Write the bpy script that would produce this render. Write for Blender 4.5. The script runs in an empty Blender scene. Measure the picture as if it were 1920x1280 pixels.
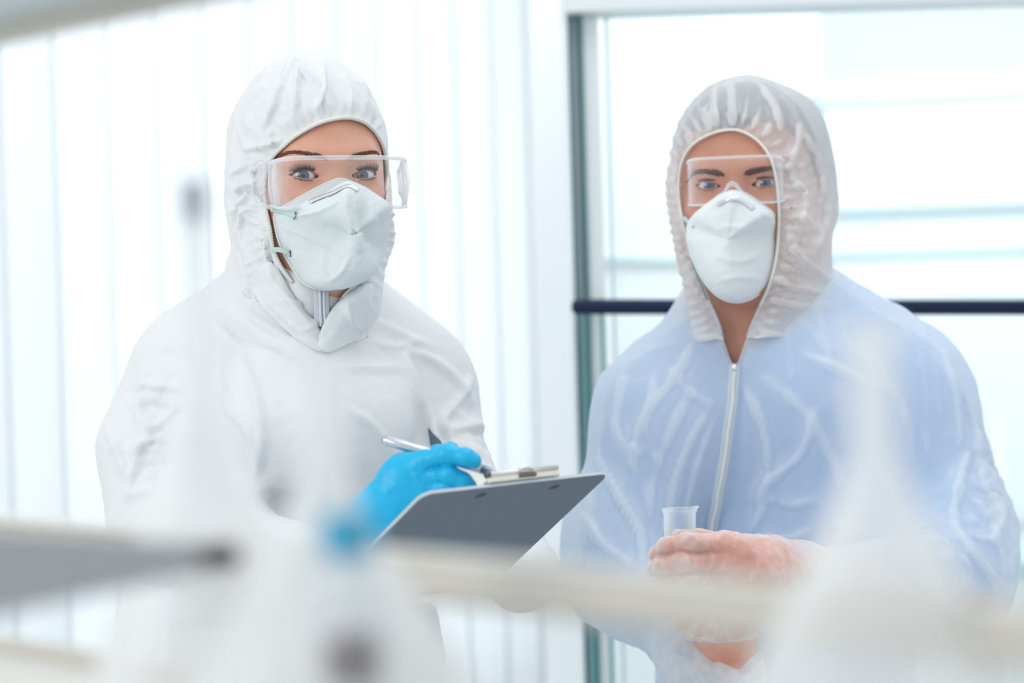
import bpy, math, random
import numpy as np
from mathutils import Vector, Matrix
from mathutils.bvhtree import BVHTree

# ------------------------------------------------------------------ camera, world, lights, exposure
F = 1920 * 85 / 36.0                      # focal length in pixels
CAMZ = 1.42
PITCH = math.radians(-0.63); ROLL = math.radians(-1.6)
C = bpy.context.scene.collection
S = bpy.context.scene
cd = bpy.data.cameras.new('camera'); cam = bpy.data.objects.new('camera', cd); C.objects.link(cam)
cd.lens = 85; cd.sensor_width = 36; cd.clip_start = 0.05
cd.dof.use_dof = True; cd.dof.focus_distance = 2.44; cd.dof.aperture_fstop = 3.3
CR = (Matrix.Rotation(math.pi/2 + PITCH, 3, 'X') @ Matrix.Rotation(ROLL, 3, 'Z'))
cam.matrix_world = Matrix.Translation((0, 0, CAMZ)) @ CR.to_4x4()
S.camera = cam
w = bpy.data.worlds.new('daylight'); S.world = w; w.use_nodes = True
w.node_tree.nodes['Background'].inputs[0].default_value = (0.91, 0.965, 1.0, 1)
w.node_tree.nodes['Background'].inputs[1].default_value = 0.78
S.view_settings.view_transform = 'Standard'; S.view_settings.look = 'None'
S.view_settings.gamma = 1; S.view_settings.exposure = 0.06; S.view_settings.use_curve_mapping = False
try:
    S.cycles.use_denoising = True; S.cycles.transparent_max_bounces = 24; S.cycles.max_bounces = 8
    S.cycles.caustics_reflective = False; S.cycles.caustics_refractive = False
except Exception: pass
def area(name, loc, target, sx, sy, power, col):
    l = bpy.data.lights.new(name, 'AREA'); l.shape = 'RECTANGLE'; l.size = sx; l.size_y = sy; l.energy = power; l.color = col
    o = bpy.data.objects.new(name, l); C.objects.link(o); o.location = loc
    o.rotation_euler = (Vector(target) - Vector(loc)).to_track_quat('-Z', 'Y').to_euler(); return o
area('key_light', (-2.6, 0.4, 2.5), (-0.2, 2.5, 1.3), 1.6, 1.6, 35, (1.0, 0.985, 0.97))  # unseen soft key added from the upper left
area('overhead_fill', (0.6, 2.2, 3.2), (0.3, 2.5, 1.2), 2.0, 1.2, 13, (0.96, 0.99, 1.0))  # unseen overhead panel added as soft fill on the figures
area('daylight_behind_blinds', (-1.1, 5.5, 1.6), (-0.3, 3.9, 1.4), 2.6, 2.4, 50, (0.97, 0.99, 1.0))
area('overhead_fill', (0.3, 3.7, 3.0), (0.3, 5.0, 1.3), 1.8, .5, 15, (0.97, 0.99, 1.0))  # unseen lamp added to brighten the background walls
area('back_room_fill', (1.3, 4.6, 2.55), (1.0, 5.2, 1.2), 1.6, 0.8, 17, (0.94, 0.98, 1.0))  # unseen lamp added to bring the back room near white

# ------------------------------------------------------------------ helpers
CRn = np.array(CR); CP = np.array([0, 0, CAMZ])
def U(px, py, d):                          # point seen at pixel (px,py) at depth d
    v = np.array([(px - 960) / F, -(py - 640) / F, -1.0]) * d
    return CP + CRn @ v
def PX(P):                                 # world points -> px, py, depth
    q = (np.atleast_2d(P) - CP) @ CRn
    d = -q[:, 2]
    return q[:, 0] / d * F + 960, 640 - q[:, 1] / d * F, d
def UV_(px, py, d):
    v = np.stack([(px - 960) / F * d, -(py - 640) / F * d, -d], 1)
    return CP + v @ CRn.T

def tag(o, label=None, cat=None, group=None, kind=None):
    if label: o['label'] = label
    if cat: o['category'] = cat
    if group: o['group'] = group
    if kind: o['kind'] = kind
    return o
def empty(name, loc, label=None, cat=None, group=None):
    o = bpy.data.objects.new(name, None); C.objects.link(o); o.location = loc; o.empty_display_size = 0.05
    return tag(o, label, cat, group)
def link(name, me, mat, parent=None, smooth=True, solid=0):
    o = bpy.data.objects.new(name, me); C.objects.link(o)
    for m in (mat if isinstance(mat, (list, tuple)) else [mat]): me.materials.append(m)
    if smooth: me.shade_smooth()
    if parent is not None:
        o.parent = parent
        p = parent; off = Vector((0, 0, 0))
        o.matrix_parent_inverse = wm(parent).inverted()
    if solid:
        md = o.modifiers.new('thick', 'SOLIDIFY'); md.thickness = solid; md.offset = -1
    return o
def wm(o):
    m = Matrix.LocRotScale(o.location, o.rotation_euler, o.scale)
    if o.parent: m = wm(o.parent) @ o.matrix_parent_inverse @ m
    return m
def mesh(name, V, Fc):
    me = bpy.data.meshes.new(name)
    V = np.asarray(V, np.float32)
    if isinstance(Fc, np.ndarray):
        k = Fc.shape[1]; n = len(Fc)
        me.vertices.add(len(V)); me.vertices.foreach_set('co', V.ravel())
        me.loops.add(n * k); me.loops.foreach_set('vertex_index', Fc.astype(np.int32).ravel())
        me.polygons.add(n); me.polygons.foreach_set('loop_start', np.arange(0, n * k, k, dtype=np.int32))
        me.update(calc_edges=True); me.validate()
    else:
        me.from_pydata([tuple(map(float, v)) for v in V], [], Fc); me.update()
    return me

class MB:                                   # collects simple shapes into one mesh
    def __init__(s): s.v = []; s.f = []
    def add(s, V, Fc):
        n = len(s.v); s.v += [tuple(map(float, p)) for p in V]; s.f += [tuple(i + n for i in f) for f in Fc]; return s
    def box(s, c, sz, R=None, taper=None):
        V = []
        for x in (-1, 1):
            for y in (-1, 1):
                for z in (-1, 1):
                    p = Vector((x * sz[0] / 2, y * sz[1] / 2, z * sz[2] / 2))
                    if taper: p.z *= taper if x > 0 else 1; p.y *= taper if x > 0 else 1
                    if R is not None: p = R @ p
                    V.append(p + Vector(c))
        return s.add(V, [(0, 1, 3, 2), (4, 6, 7, 5), (0, 4, 5, 1), (2, 3, 7, 6), (0, 2, 6, 4), (1, 5, 7, 3)])
    def tube(s, pts, r, n=10, cap=True, flat=None, up=None):
        pts = [Vector(p) for p in pts]; m = len(pts)
        rs = r if hasattr(r, '__len__') else [r] * m
        prev = Vector(up) if up is not None else Vector((0.13, 0.2, 0.97)); V = []
        for i, p in enumerate(pts):
            t = (pts[min(i + 1, m - 1)] - pts[max(i - 1, 0)])
            if t.length < 1e-9: t = Vector((0, 0, 1))
            t.normalize()
            a = prev - t * prev.dot(t)
            if a.length < 1e-6: a = t.orthogonal()
            a.normalize(); b = t.cross(a); prev = a
            for k in range(n):
                g = 2 * math.pi * k / n
                V.append(p + (a * math.cos(g) * (flat if flat else 1) + b * math.sin(g)) * rs[i])
        Fc = [(i * n + k, i * n + (k + 1) % n, (i + 1) * n + (k + 1) % n, (i + 1) * n + k) for i in range(m - 1) for k in range(n)]
        if cap: Fc += [tuple(reversed(range(n))), tuple(range((m - 1) * n, m * n))]
        return s.add(V, Fc)
    def lathe(s, prof, c=(0, 0, 0), n=48, R=None):
        V = []
        for (r, z) in prof:
            for k in range(n):
                g = 2 * math.pi * k / n; p = Vector((r * math.cos(g), r * math.sin(g), z))
                if R is not None: p = R @ p
                V.append(p + Vector(c))
        m = len(prof)
        return s.add(V, [(i * n + k, i * n + (k + 1) % n, (i + 1) * n + (k + 1) % n, (i + 1) * n + k) for i in range(m - 1) for k in range(n)])
    def build(s, name, mat, parent=None, smooth=True, bevel=0, **k):
        me = mesh(name, np.array(s.v), s.f) if s.f else mesh(name, s.v, s.f)
        o = link(name, me, mat, parent, smooth, **k)
        if bevel:
            b = o.modifiers.new('bevel', 'BEVEL'); b.width = bevel; b.segments = 3; b.limit_method = 'ANGLE'
            o.modifiers.new('wn', 'WEIGHTED_NORMAL')
        return o

def spline(pts, n=8):                       # Catmull-Rom through n-D points
    P = [np.array(p, float) for p in pts]; P = [2 * P[0] - P[1]] + P + [2 * P[-1] - P[-2]]
    out = []
    for i in range(1, len(P) - 2):
        for k in range(n):
            t = k / n
            out.append(0.5 * ((2 * P[i]) + (-P[i-1] + P[i+1]) * t + (2*P[i-1] - 5*P[i] + 4*P[i+1] - P[i+2]) * t*t + (-P[i-1] + 3*P[i] - 3*P[i+1] + P[i+2]) * t**3))
    out.append(P[-2]); return np.array(out)
def cspline(pts, n=8):
    P = [np.array(p, float) for p in pts]; m = len(P); out = []
    for i in range(m):
        a, b, c, d = P[i-1], P[i], P[(i+1) % m], P[(i+2) % m]
        for k in range(n):
            t = k / n
            out.append(0.5 * ((2*b) + (-a + c)*t + (2*a - 5*b + 4*c - d)*t*t + (-a + 3*b - 3*c + d)*t**3))
    return np.array(out)

# ---- noise
_rs = np.random.RandomState(7); _perm = _rs.permutation(256); _perm = np.concatenate([_perm, _perm, _perm])
_g = _rs.normal(size=(256, 3)); _g /= np.linalg.norm(_g, axis=1)[:, None]
def perlin(P):
    i = np.floor(P).astype(int); f = P - i; u = f * f * f * (f * (f * 6 - 15) + 10); i &= 255
    r = 0
    for dx in (0, 1):
        for dy in (0, 1):
            for dz in (0, 1):
                h = _perm[_perm[_perm[(i[:, 0] + dx) & 255] + ((i[:, 1] + dy) & 255)] + ((i[:, 2] + dz) & 255)] & 255
                g = _g[h]; dd = f - np.array([dx, dy, dz])
                wgt = (u[:, 0] if dx else 1 - u[:, 0]) * (u[:, 1] if dy else 1 - u[:, 1]) * (u[:, 2] if dz else 1 - u[:, 2])
                r = r + wgt * (g * dd).sum(1)
    return r
def ridged(P, freq, octs=3):                # sharp creased noise, about 0..1
    a = 1; s = 0; t = 0
    for k in range(octs):
        s = s + a * (1 - np.minimum(1, np.abs(perlin(P * freq + 17 * k)) * 3.0)) ** 2; t += a; a *= .55; freq *= 2.03
    return s / t

# ---- signed distance shapes
def cone(a, b, ra, rb, n=None, sq=1.0):
    a = np.array(a, float); b = np.array(b, float); ba = b - a; L = max(1e-12, float(ba @ ba))
    nn = None if n is None else np.array(n, float) / np.linalg.norm(n)
    def f(P):
        t = np.clip((P - a) @ ba / L, 0, 1); q = P - a - t[:, None] * ba
        if nn is not None: q = q + (q @ nn)[:, None] * nn * (1 / sq - 1)
        d = np.sqrt((q * q).sum(1)) - (ra + (rb - ra) * t)
        return d * (min(1, sq) if nn is not None else 1)
    return f
def ball(c, r):
    c = np.array(c, float); return lambda P: np.sqrt(((P - c) ** 2).sum(1)) - r
def ell(c, r, R=None):
    c = np.array(c, float); r = np.array(r, float)
    def f(P):
        q = P - c
        if R is not None: q = q @ R
        k0 = np.sqrt(((q / r) ** 2).sum(1)); k1 = np.sqrt(((q / (r * r)) ** 2).sum(1)) + 1e-9
        return k0 * (k0 - 1) / k1
    return f
def smin(a, b, k):
    h = np.maximum(k - np.abs(a - b), 0) / k; return np.minimum(a, b) - h * h * k * .25
def union(prims, k=.02):
    def f(P):
        d = None
        for p in prims:
            q, kk = (p if isinstance(p, tuple) else (p, k))
            v = q(P); d = v if d is None else smin(d, v, kk)
        return d
    return f
def chain(pts, rs, n=None, sq=1.0):
    return [cone(pts[i], pts[i+1], rs[i], rs[i+1], n, sq) for i in range(len(pts) - 1)]
def nets(f, lo, hi, h):                     # naive surface nets + projection onto the exact surface
    B = 4; lo = np.array(lo, float); hi = np.array(hi, float)
    nc = np.ceil((hi - lo) / (h * B)).astype(int) + 1
    cc = np.stack(np.meshgrid(*[np.arange(n) for n in nc], indexing='ij'), -1).reshape(-1, 3)
    cd_ = f(lo + (cc + .5) * h * B - .5 * h).reshape(nc)
    act = np.abs(cd_) < h * B * 1.35
    D = np.repeat(np.repeat(np.repeat(cd_, B, 0), B, 1), B, 2).astype(np.float32)
    M = np.repeat(np.repeat(np.repeat(act, B, 0), B, 1), B, 2)
    idx = np.argwhere(M)
    for s in range(0, len(idx), 400000):
        q = idx[s:s + 400000]; D[q[:, 0], q[:, 1], q[:, 2]] = f(lo + q * h)
    I = D < 0
    cnt = np.zeros(tuple(np.array(D.shape) - 1), np.int8)
    sl = lambda a: (slice(a[0], D.shape[0] - 1 + a[0]), slice(a[1], D.shape[1] - 1 + a[1]), slice(a[2], D.shape[2] - 1 + a[2]))
    cs = [(x, y, z) for x in (0, 1) for y in (0, 1) for z in (0, 1)]
    for c in cs: cnt += I[sl(c)]
    cells = np.argwhere((cnt > 0) & (cnt < 8)); vid = -np.ones(cnt.shape, np.int32); vid[tuple(cells.T)] = np.arange(len(cells))
    acc = np.zeros((len(cells), 3)); num = np.zeros(len(cells))
    for a in range(3):
        for o1 in (0, 1):
            for o2 in (0, 1):
                c0 = [0, 0, 0]; oth = [i for i in range(3) if i != a]; c0[oth[0]] = o1; c0[oth[1]] = o2
                c1 = list(c0); c1[a] = 1
                p0 = cells + c0; p1 = cells + c1
                d0 = D[tuple(p0.T)]; d1 = D[tuple(p1.T)]; m = (d0 < 0) != (d1 < 0)
                t = d0[m] / (d0[m] - d1[m]); acc[m] += p0[m] + t[:, None] * (p1[m] - p0[m]); num[m] += 1
    V = lo + acc / num[:, None] * h
    Q = []
    for a in range(3):
        oth = [i for i in range(3) if i != a]
        s0 = [slice(None)] * 3; s1 = [slice(None)] * 3; s0[a] = slice(0, -1); s1[a] = slice(1, None)
        E = I[tuple(s0)] != I[tuple(s1)]
        e = np.argwhere(E); e = e[(e[:, oth[0]] > 0) & (e[:, oth[1]] > 0) & (e[:, oth[0]] < cnt.shape[oth[0]]) & (e[:, oth[1]] < cnt.shape[oth[1]]) & (e[:, a] < cnt.shape[a])]
        q = []
        for (x, y) in ((-1, -1), (0, -1), (0, 0), (-1, 0)):
            g = e.copy(); g[:, oth[0]] += x; g[:, oth[1]] += y; q.append(vid[tuple(g.T)])
        q = np.stack(q, 1); ins = I[tuple(e.T)]
        flip = ins if a != 1 else ~ins
        q[~flip] = q[~flip][:, ::-1]; Q.append(q)
    Q = np.concatenate(Q); Q = Q[(Q >= 0).all(1)]
    for it in range(2):
        e = h * .3; T = np.array([[1, -1, -1], [-1, -1, 1], [-1, 1, -1], [1, 1, 1.]])
        d4 = [f(V + t * e) for t in T]; g = sum(t * d[:, None] for t, d in zip(T, d4)) / (4 * e)
        d = sum(d4) / 4; gn = (g * g).sum(1) + 1e-6
        V = V - g * np.clip(d / gn, -h, h)[:, None] * .8
    g /= np.linalg.norm(g, axis=1)[:, None] + 1e-9
    return V, Q, g
def relax(V, Q, it=2, lam=.5):
    n = len(V); E = np.concatenate([Q[:, [i, (i + 1) % 4]] for i in range(4)])
    deg = np.bincount(E.ravel(), minlength=n)[:, None]
    for _ in range(it):
        A = np.stack([np.bincount(E[:, 0], V[E[:, 1], c], n) + np.bincount(E[:, 1], V[E[:, 0], c], n) for c in range(3)], 1)
        V = V + lam * (A / np.maximum(deg, 1) - V)
    return V
def normals(V, Q):
    n = np.cross(V[Q[:, 2]] - V[Q[:, 0]], V[Q[:, 3]] - V[Q[:, 1]]); N = np.zeros_like(V)
    for k in range(4):
        for c in range(3): N[:, c] += np.bincount(Q[:, k], n[:, c], len(V))
    return N / (np.linalg.norm(N, axis=1)[:, None] + 1e-12)

def segd(X, Y, poly):                       # distance, side, arclength fraction to an open polyline
    best = np.full(X.shape, 1e9); side = np.zeros(X.shape); tt = np.zeros(X.shape)
    L = np.concatenate([[0], np.cumsum(np.linalg.norm(np.diff(poly, axis=0), axis=1))])
    for i in range(len(poly) - 1):
        a = poly[i]; b = poly[i + 1]; dx, dy = b - a; l2 = dx*dx + dy*dy + 1e-9
        t = np.clip(((X - a[0]) * dx + (Y - a[1]) * dy) / l2, 0, 1)
        ex = X - a[0] - t * dx; ey = Y - a[1] - t * dy; d = np.hypot(ex, ey); m = d < best
        best[m] = d[m]; side[m] = np.sign(dx * ey - dy * ex)[m]; tt[m] = (L[i] + t * (L[i+1] - L[i]))[m]
    return best, side, tt, L[-1]
def inside(X, Y, poly):
    r = np.zeros(X.shape, bool); n = len(poly)
    for i in range(n):
        x0, y0 = poly[i]; x1, y1 = poly[(i + 1) % n]
        if y0 == y1: continue
        r ^= ((y0 > Y) != (y1 > Y)) & (X < (x1 - x0) * (Y - y0) / (y1 - y0) + x0)
    return r
def folds(V, N, specs, mw=0):
    # real raised folds on the cloth: every fold is (points, width_px, height_mm[, sharpness of its far flank])
    X, Y, D = PX(V); toc = CP - V; toc /= np.linalg.norm(toc, axis=1)[:, None]; fc = np.clip((N * toc).sum(1) * 2.5 + .2, 0, 1)
    disp = np.zeros(len(V))
    for s in specs:
        pts, wd, amp = s[0], s[1], s[2] / 1000.; shp = s[3] if len(s) > 3 else 1.0
        pl = spline(pts, 5) if len(pts) > 2 else np.array(pts, float)
        bb = (X > pl[:, 0].min() - 3*wd) & (X < pl[:, 0].max() + 3*wd) & (Y > pl[:, 1].min() - 3*wd) & (Y < pl[:, 1].max() + 3*wd) & (fc > 0)
        ix = np.nonzero(bb)[0]
        if not len(ix): continue
        d, sd, t, L = segd(X[ix], Y[ix], pl)
        w_ = np.maximum(np.where(sd > 0, wd, wd * shp), mw)
        tp = np.clip(t / L * (1 - t / L) * 5, 0.03, 1) ** .6
        disp[ix] += amp * tp * np.exp(-(d / w_) ** 2) * fc[ix]
    return V + N * disp[:, None]
def cut(V, Q, poly, dmax, keep=None):       # open the surface where it faces the camera inside a closed pixel curve
    X, Y, D = PX(V); ins = inside(X, Y, poly) & (D < dmax)
    fm = ~ins[Q].all(1); Q = Q[fm]
    cl = np.vstack([poly, poly[:1]])
    used = np.zeros(len(V), bool); used[Q.ravel()] = True
    ix = np.nonzero(ins & used)[0]
    for i in ix:
        a = cl[:-1]; b = cl[1:]; ab = b - a; t = np.clip(((np.array([X[i], Y[i]]) - a) * ab).sum(1) / ((ab*ab).sum(1) + 1e-9), 0, 1)
        q = a + ab * t[:, None]; k = np.argmin(((q - [X[i], Y[i]]) ** 2).sum(1)); V[i] = U(q[k, 0], q[k, 1], D[i])
    m = -np.ones(len(V), int); m[used] = np.arange(used.sum())
    return V[used], m[Q]
class Surf:                                 # ray casts onto a finished mesh
    def __init__(s, V, Q): s.b = BVHTree.FromPolygons([tuple(v) for v in V.tolist()], [tuple(q) for q in Q.tolist()]); s.V = V
    def hit(s, px, py, off=0.0, dd=None):
        v = Vector(CRn @ np.array([(px - 960) / F, -(py - 640) / F, -1.0])); l = v.length; v.normalize()
        h = s.b.ray_cast(Vector(CP), v)
        if h[0] is None:
            if dd is None: return None
            p = Vector(U(px, py, dd)); return p, -v
        n = h[1]
        if n.dot(v) > 0: n = -n
        return h[0] + n * off, n
def ribbon(surf, pts, wd, th, name, mat, parent, off=.001, dd=None, n=8, sub=6):
    # thin strip lying on a surface; wd in metres
    pl = spline(pts, sub) if len(pts) > 2 else np.array([np.array(pts[0]) + (np.array(pts[1]) - pts[0]) * t for t in np.linspace(0, 1, sub)])
    P = []; Nn = []
    for x, y in pl:
        h = surf.hit(x, y, off, dd)
        if h is None: continue
        P.append(h[0]); Nn.append(h[1])
    for _ in range(6): P = [P[0]] + [(P[i-1] + P[i]*2 + P[i+1])/4 for i in range(1, len(P)-1)] + [P[-1]]
    Nn = [sum(Nn, Vector((0, 0, 0))).normalized()*.7 + n_*.3 for n_ in Nn]
    return strip(P, Nn, wd, th).build(name, mat, parent)
def strip(P, Nn, wd, th):
    V = []; m = len(P)
    for i in range(m):
        t = (P[min(i+1, m-1)] - P[max(i-1, 0)]).normalized(); n = sum(Nn[max(0, i-2):i+3], Vector((0, 0, 0))).normalized(); b = t.cross(n).normalized()
        ww = wd[i * (len(wd)-1) // max(1, m-1)] if hasattr(wd, '__len__') else wd
        for sx, sz in ((-1, 0), (-.8, 1), (.8, 1), (1, 0), (.8, -1), (-.8, -1)): V.append(P[i] + b * ww/2 * sx + n * th/2 * sz)
    Fc = [(i*6+k, i*6+(k+1) % 6, (i+1)*6+(k+1) % 6, (i+1)*6+k) for i in range(m-1) for k in range(6)] + [tuple(range(5, -1, -1)), tuple(range((m-1)*6, m*6))]
    return MB().add(V, Fc)

# ------------------------------------------------------------------ materials
def mat(name, col, rough=.5, metal=0, **k):
    m = bpy.data.materials.new(name); m.use_nodes = True; b = m.node_tree.nodes['Principled BSDF']
    b.inputs['Base Color'].default_value = (*col, 1); b.inputs['Roughness'].default_value = rough; b.inputs['Metallic'].default_value = metal
    for a, v in k.items(): b.inputs[a.replace('_', ' ')].default_value = v
    return m
def nd(m, t, **k):
    n = m.node_tree.nodes.new(t)
    for a, v in k.items(): setattr(n, a, v)
    return n
def lk(m, a, b): m.node_tree.links.new(a, b)
def bump(m, scale, dist, detail=4, strength=1.0, kind='noise', stretch=(1, 1, 1)):
    b = m.node_tree.nodes['Principled BSDF']; tc = nd(m, 'ShaderNodeTexCoord'); mp = nd(m, 'ShaderNodeMapping'); mp.inputs['Scale'].default_value = stretch
    lk(m, tc.outputs['Object'], mp.inputs[0])
    if kind == 'noise':
        n = nd(m, 'ShaderNodeTexNoise'); n.inputs['Scale'].default_value = scale; n.inputs['Detail'].default_value = detail
    else:
        n = nd(m, 'ShaderNodeTexVoronoi', feature='F2' if kind == 'f2' else 'F1'); n.inputs['Scale'].default_value = scale
    lk(m, mp.outputs[0], n.inputs['Vector'])
    bp = nd(m, 'ShaderNodeBump'); bp.inputs['Distance'].default_value = dist; bp.inputs['Strength'].default_value = strength
    lk(m, n.outputs[0], bp.inputs['Height']); lk(m, bp.outputs[0], b.inputs['Normal']); return m, bp
def vary(m, c2, scale=8, detail=5, lo=.35, hi=.7):
    b = m.node_tree.nodes['Principled BSDF']; c1 = tuple(b.inputs['Base Color'].default_value)
    tc = nd(m, 'ShaderNodeTexCoord'); n = nd(m, 'ShaderNodeTexNoise'); n.inputs['Scale'].default_value = scale; n.inputs['Detail'].default_value = detail
    r = nd(m, 'ShaderNodeValToRGB'); r.color_ramp.elements[0].color = c1; r.color_ramp.elements[1].color = (*c2, 1); r.color_ramp.elements[0].position = lo; r.color_ramp.elements[1].position = hi
    lk(m, tc.outputs['Object'], n.inputs['Vector']); lk(m, n.outputs[0], r.inputs[0]); lk(m, r.outputs[0], b.inputs['Base Color']); return m
def sheer(name, col, base, edge, rough=.45, trans=.5, bscale=60, bdist=.002, noise=.0, tint=(1, 1, 1), nscale=9, ridge=0):
    # thin see-through sheet: transparent body, more opaque where seen edge-on and where it creases
    m = bpy.data.materials.new(name); m.use_nodes = True; nt = m.node_tree; b = nt.nodes['Principled BSDF']; out = nt.nodes['Material Output']
    b.inputs['Base Color'].default_value = (*col, 1); b.inputs['Roughness'].default_value = rough
    tl = nd(m, 'ShaderNodeBsdfTranslucent'); tl.inputs[0].default_value = (*col, 1)
    mx = nd(m, 'ShaderNodeMixShader'); mx.inputs[0].default_value = trans; lk(m, b.outputs[0], mx.inputs[1]); lk(m, tl.outputs[0], mx.inputs[2])
    tr = nd(m, 'ShaderNodeBsdfTransparent'); tr.inputs[0].default_value = (*tint, 1)
    lw = nd(m, 'ShaderNodeLayerWeight'); lw.inputs[0].default_value = .5
    mr = nd(m, 'ShaderNodeMapRange'); mr.inputs[1].default_value = 0; mr.inputs[2].default_value = .95; mr.inputs[3].default_value = base; mr.inputs[4].default_value = edge
    lk(m, lw.outputs['Facing'], mr.inputs[0]); fac = mr.outputs[0]
    if noise:
        tc = nd(m, 'ShaderNodeTexCoord'); n = nd(m, 'ShaderNodeTexNoise'); n.inputs['Scale'].default_value = nscale; n.inputs['Detail'].default_value = 6; n.inputs['Distortion'].default_value = 1.2
        try: n.noise_type = 'RIDGED_MULTIFRACTAL'
        except Exception: pass
        lk(m, tc.outputs['Object'], n.inputs['Vector'])
        m2 = nd(m, 'ShaderNodeMapRange'); m2.inputs[1].default_value = .5; m2.inputs[2].default_value = 1.3; m2.inputs[3].default_value = -noise*.4; m2.inputs[4].default_value = noise
        lk(m, n.outputs[0], m2.inputs[0]); ad = nd(m, 'ShaderNodeMath', operation='ADD', use_clamp=True); lk(m, fac, ad.inputs[0]); lk(m, m2.outputs[0], ad.inputs[1]); fac = ad.outputs[0]
    if ridge:
        an = nd(m, 'ShaderNodeAttribute', attribute_name='ridge'); mm = nd(m, 'ShaderNodeMath', operation='MULTIPLY_ADD', use_clamp=True)
        lk(m, an.outputs['Fac'], mm.inputs[0]); mm.inputs[1].default_value = ridge; lk(m, fac, mm.inputs[2]); fac = mm.outputs[0]
    m3 = nd(m, 'ShaderNodeMixShader'); lk(m, fac, m3.inputs[0]); lk(m, tr.outputs[0], m3.inputs[1]); lk(m, mx.outputs[0], m3.inputs[2]); lk(m, m3.outputs[0], out.inputs[0])
    if bdist:
        _, bp = bump(m, bscale, bdist)
        lk(m, bp.outputs[0], tl.inputs['Normal'])
    return m

M = {}
M['tyvek'] = mat('tyvek', (.765, .775, .785), .55); bump(M['tyvek'], 70, .0012, 5)
M['tyvek_fold'] = mat('tyvek_collar', (.76, .79, .80), .55); bump(M['tyvek_fold'], 60, .0012, 5)
M['elastic'] = mat('elastic_band', (.80, .80, .76), .8); bump(M['elastic'], 900, .0006, 2)
M['zip'] = mat('zip_tape', (.60, .62, .67), .5)
M['zip_teeth'] = mat('zip_teeth', (.72, .74, .78), .35)
M['sheer'] = sheer('sheer_coverall', (.91, .945, .965), .69, .97, .4, .45, 40, .001, .06, nscale=10, ridge=.30)
M['sheer_hood'] = sheer('sheer_hood', (.97, .985, 1.0), .58, .98, .35, .45, 60, .001, .10, nscale=17, ridge=.7)
M['seam'] = sheer('sheer_seam', (.86, .91, .92), .55, .9, .5, .4, 0, 0)
M['shirt'] = mat('blue_shirt', (.34, .57, .90), .8); vary(M['shirt'], (.27, .50, .86), 7); 
M['skin'] = mat('skin', (.69, .37, .265), .42, Subsurface_Weight=.12, Subsurface_Scale=.008); vary(M['skin'], (.61, .29, .20), 28, 6, .3, .8)
M['skin'].node_tree.nodes['Principled BSDF'].inputs['Subsurface Radius'].default_value = (1, .35, .2)
bump(M['skin'], 700, .0003, 3)
M['skin_man'] = mat('skin_tanned', (.60, .29, .20), .45, Subsurface_Weight=.1, Subsurface_Scale=.008); vary(M['skin_man'], (.50, .225, .15), 28, 6, .3, .8); bump(M['skin_man'], 600, .0004, 3)
M['skin_hand'] = mat('skin_hand', (.78, .40, .30), .45); vary(M['skin_hand'], (.66, .27, .19), 40, 6)
M['lid'] = mat('eyelid_rim', (.50, .22, .17), .35)
M['lash'] = mat('lash', (.025, .014, .012), .5)
M['liner'] = mat('eye_makeup', (.17, .075, .06), .5)
M['brow'] = mat('brow_hair', (.15, .06, .035), .6)
M['brow_man'] = mat('dark_brow_hair', (.10, .05, .035), .6)
M['hair'] = mat('dark_hair', (.025, .04, .075), .55); bump(M['hair'], 300, .003, 3, stretch=(1, .2, .2))
M['mask'] = mat('mask_felt', (.70, .755, .765), .75); bump(M['mask'], 260, .0006, 5)
M['mask_man'] = mat('mask_felt_pale', (.76, .80, .82), .75); bump(M['mask_man'], 260, .0006, 5)
M['strap'] = mat('grey_green_strap', (.50, .64, .62), .6)
M['cord'] = mat('green_grey_cord', (.30, .42, .37), .6)
M['clipmetal'] = mat('aluminium', (.88, .90, .92), .18, .8)
M['clear'] = sheer('clear_lens', (.95, .97, 1.0), .012, .40, .03, .1, 0, 0)
M['clear_frame'] = sheer('clear_plastic_frame', (.90, .93, .97), .28, .95, .04, .3, 0, 0)
M['glove'] = mat('blue_nitrile', (.002, .46, .78), .38); bump(M['glove'], 110, .0009, 4)
M['polyglove'] = sheer('polythene_glove', (.98, .95, .96), .18, .92, .22, .4, 120, .001, .1, nscale=30, ridge=.7)
M['pen'] = mat('silver_pen', (.62, .65, .72), .22, .85)
M['pen_tip'] = mat('dark_pen_tip', (.12, .13, .15), .3, .6)
M['board'] = mat('grey_board', (.115, .152, .195), .5); vary(M['board'], (.125, .165, .21), 300)
M['board_edge'] = mat('pale_board_edge', (.62, .66, .70), .5)
M['paper'] = mat('paper', (.88, .89, .90), .7)
M['clip'] = mat('nickel_clip', (.80, .78, .72), .28, .55)
M['rivet'] = mat('rivet', (.16, .13, .11), .4, .7)
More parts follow.
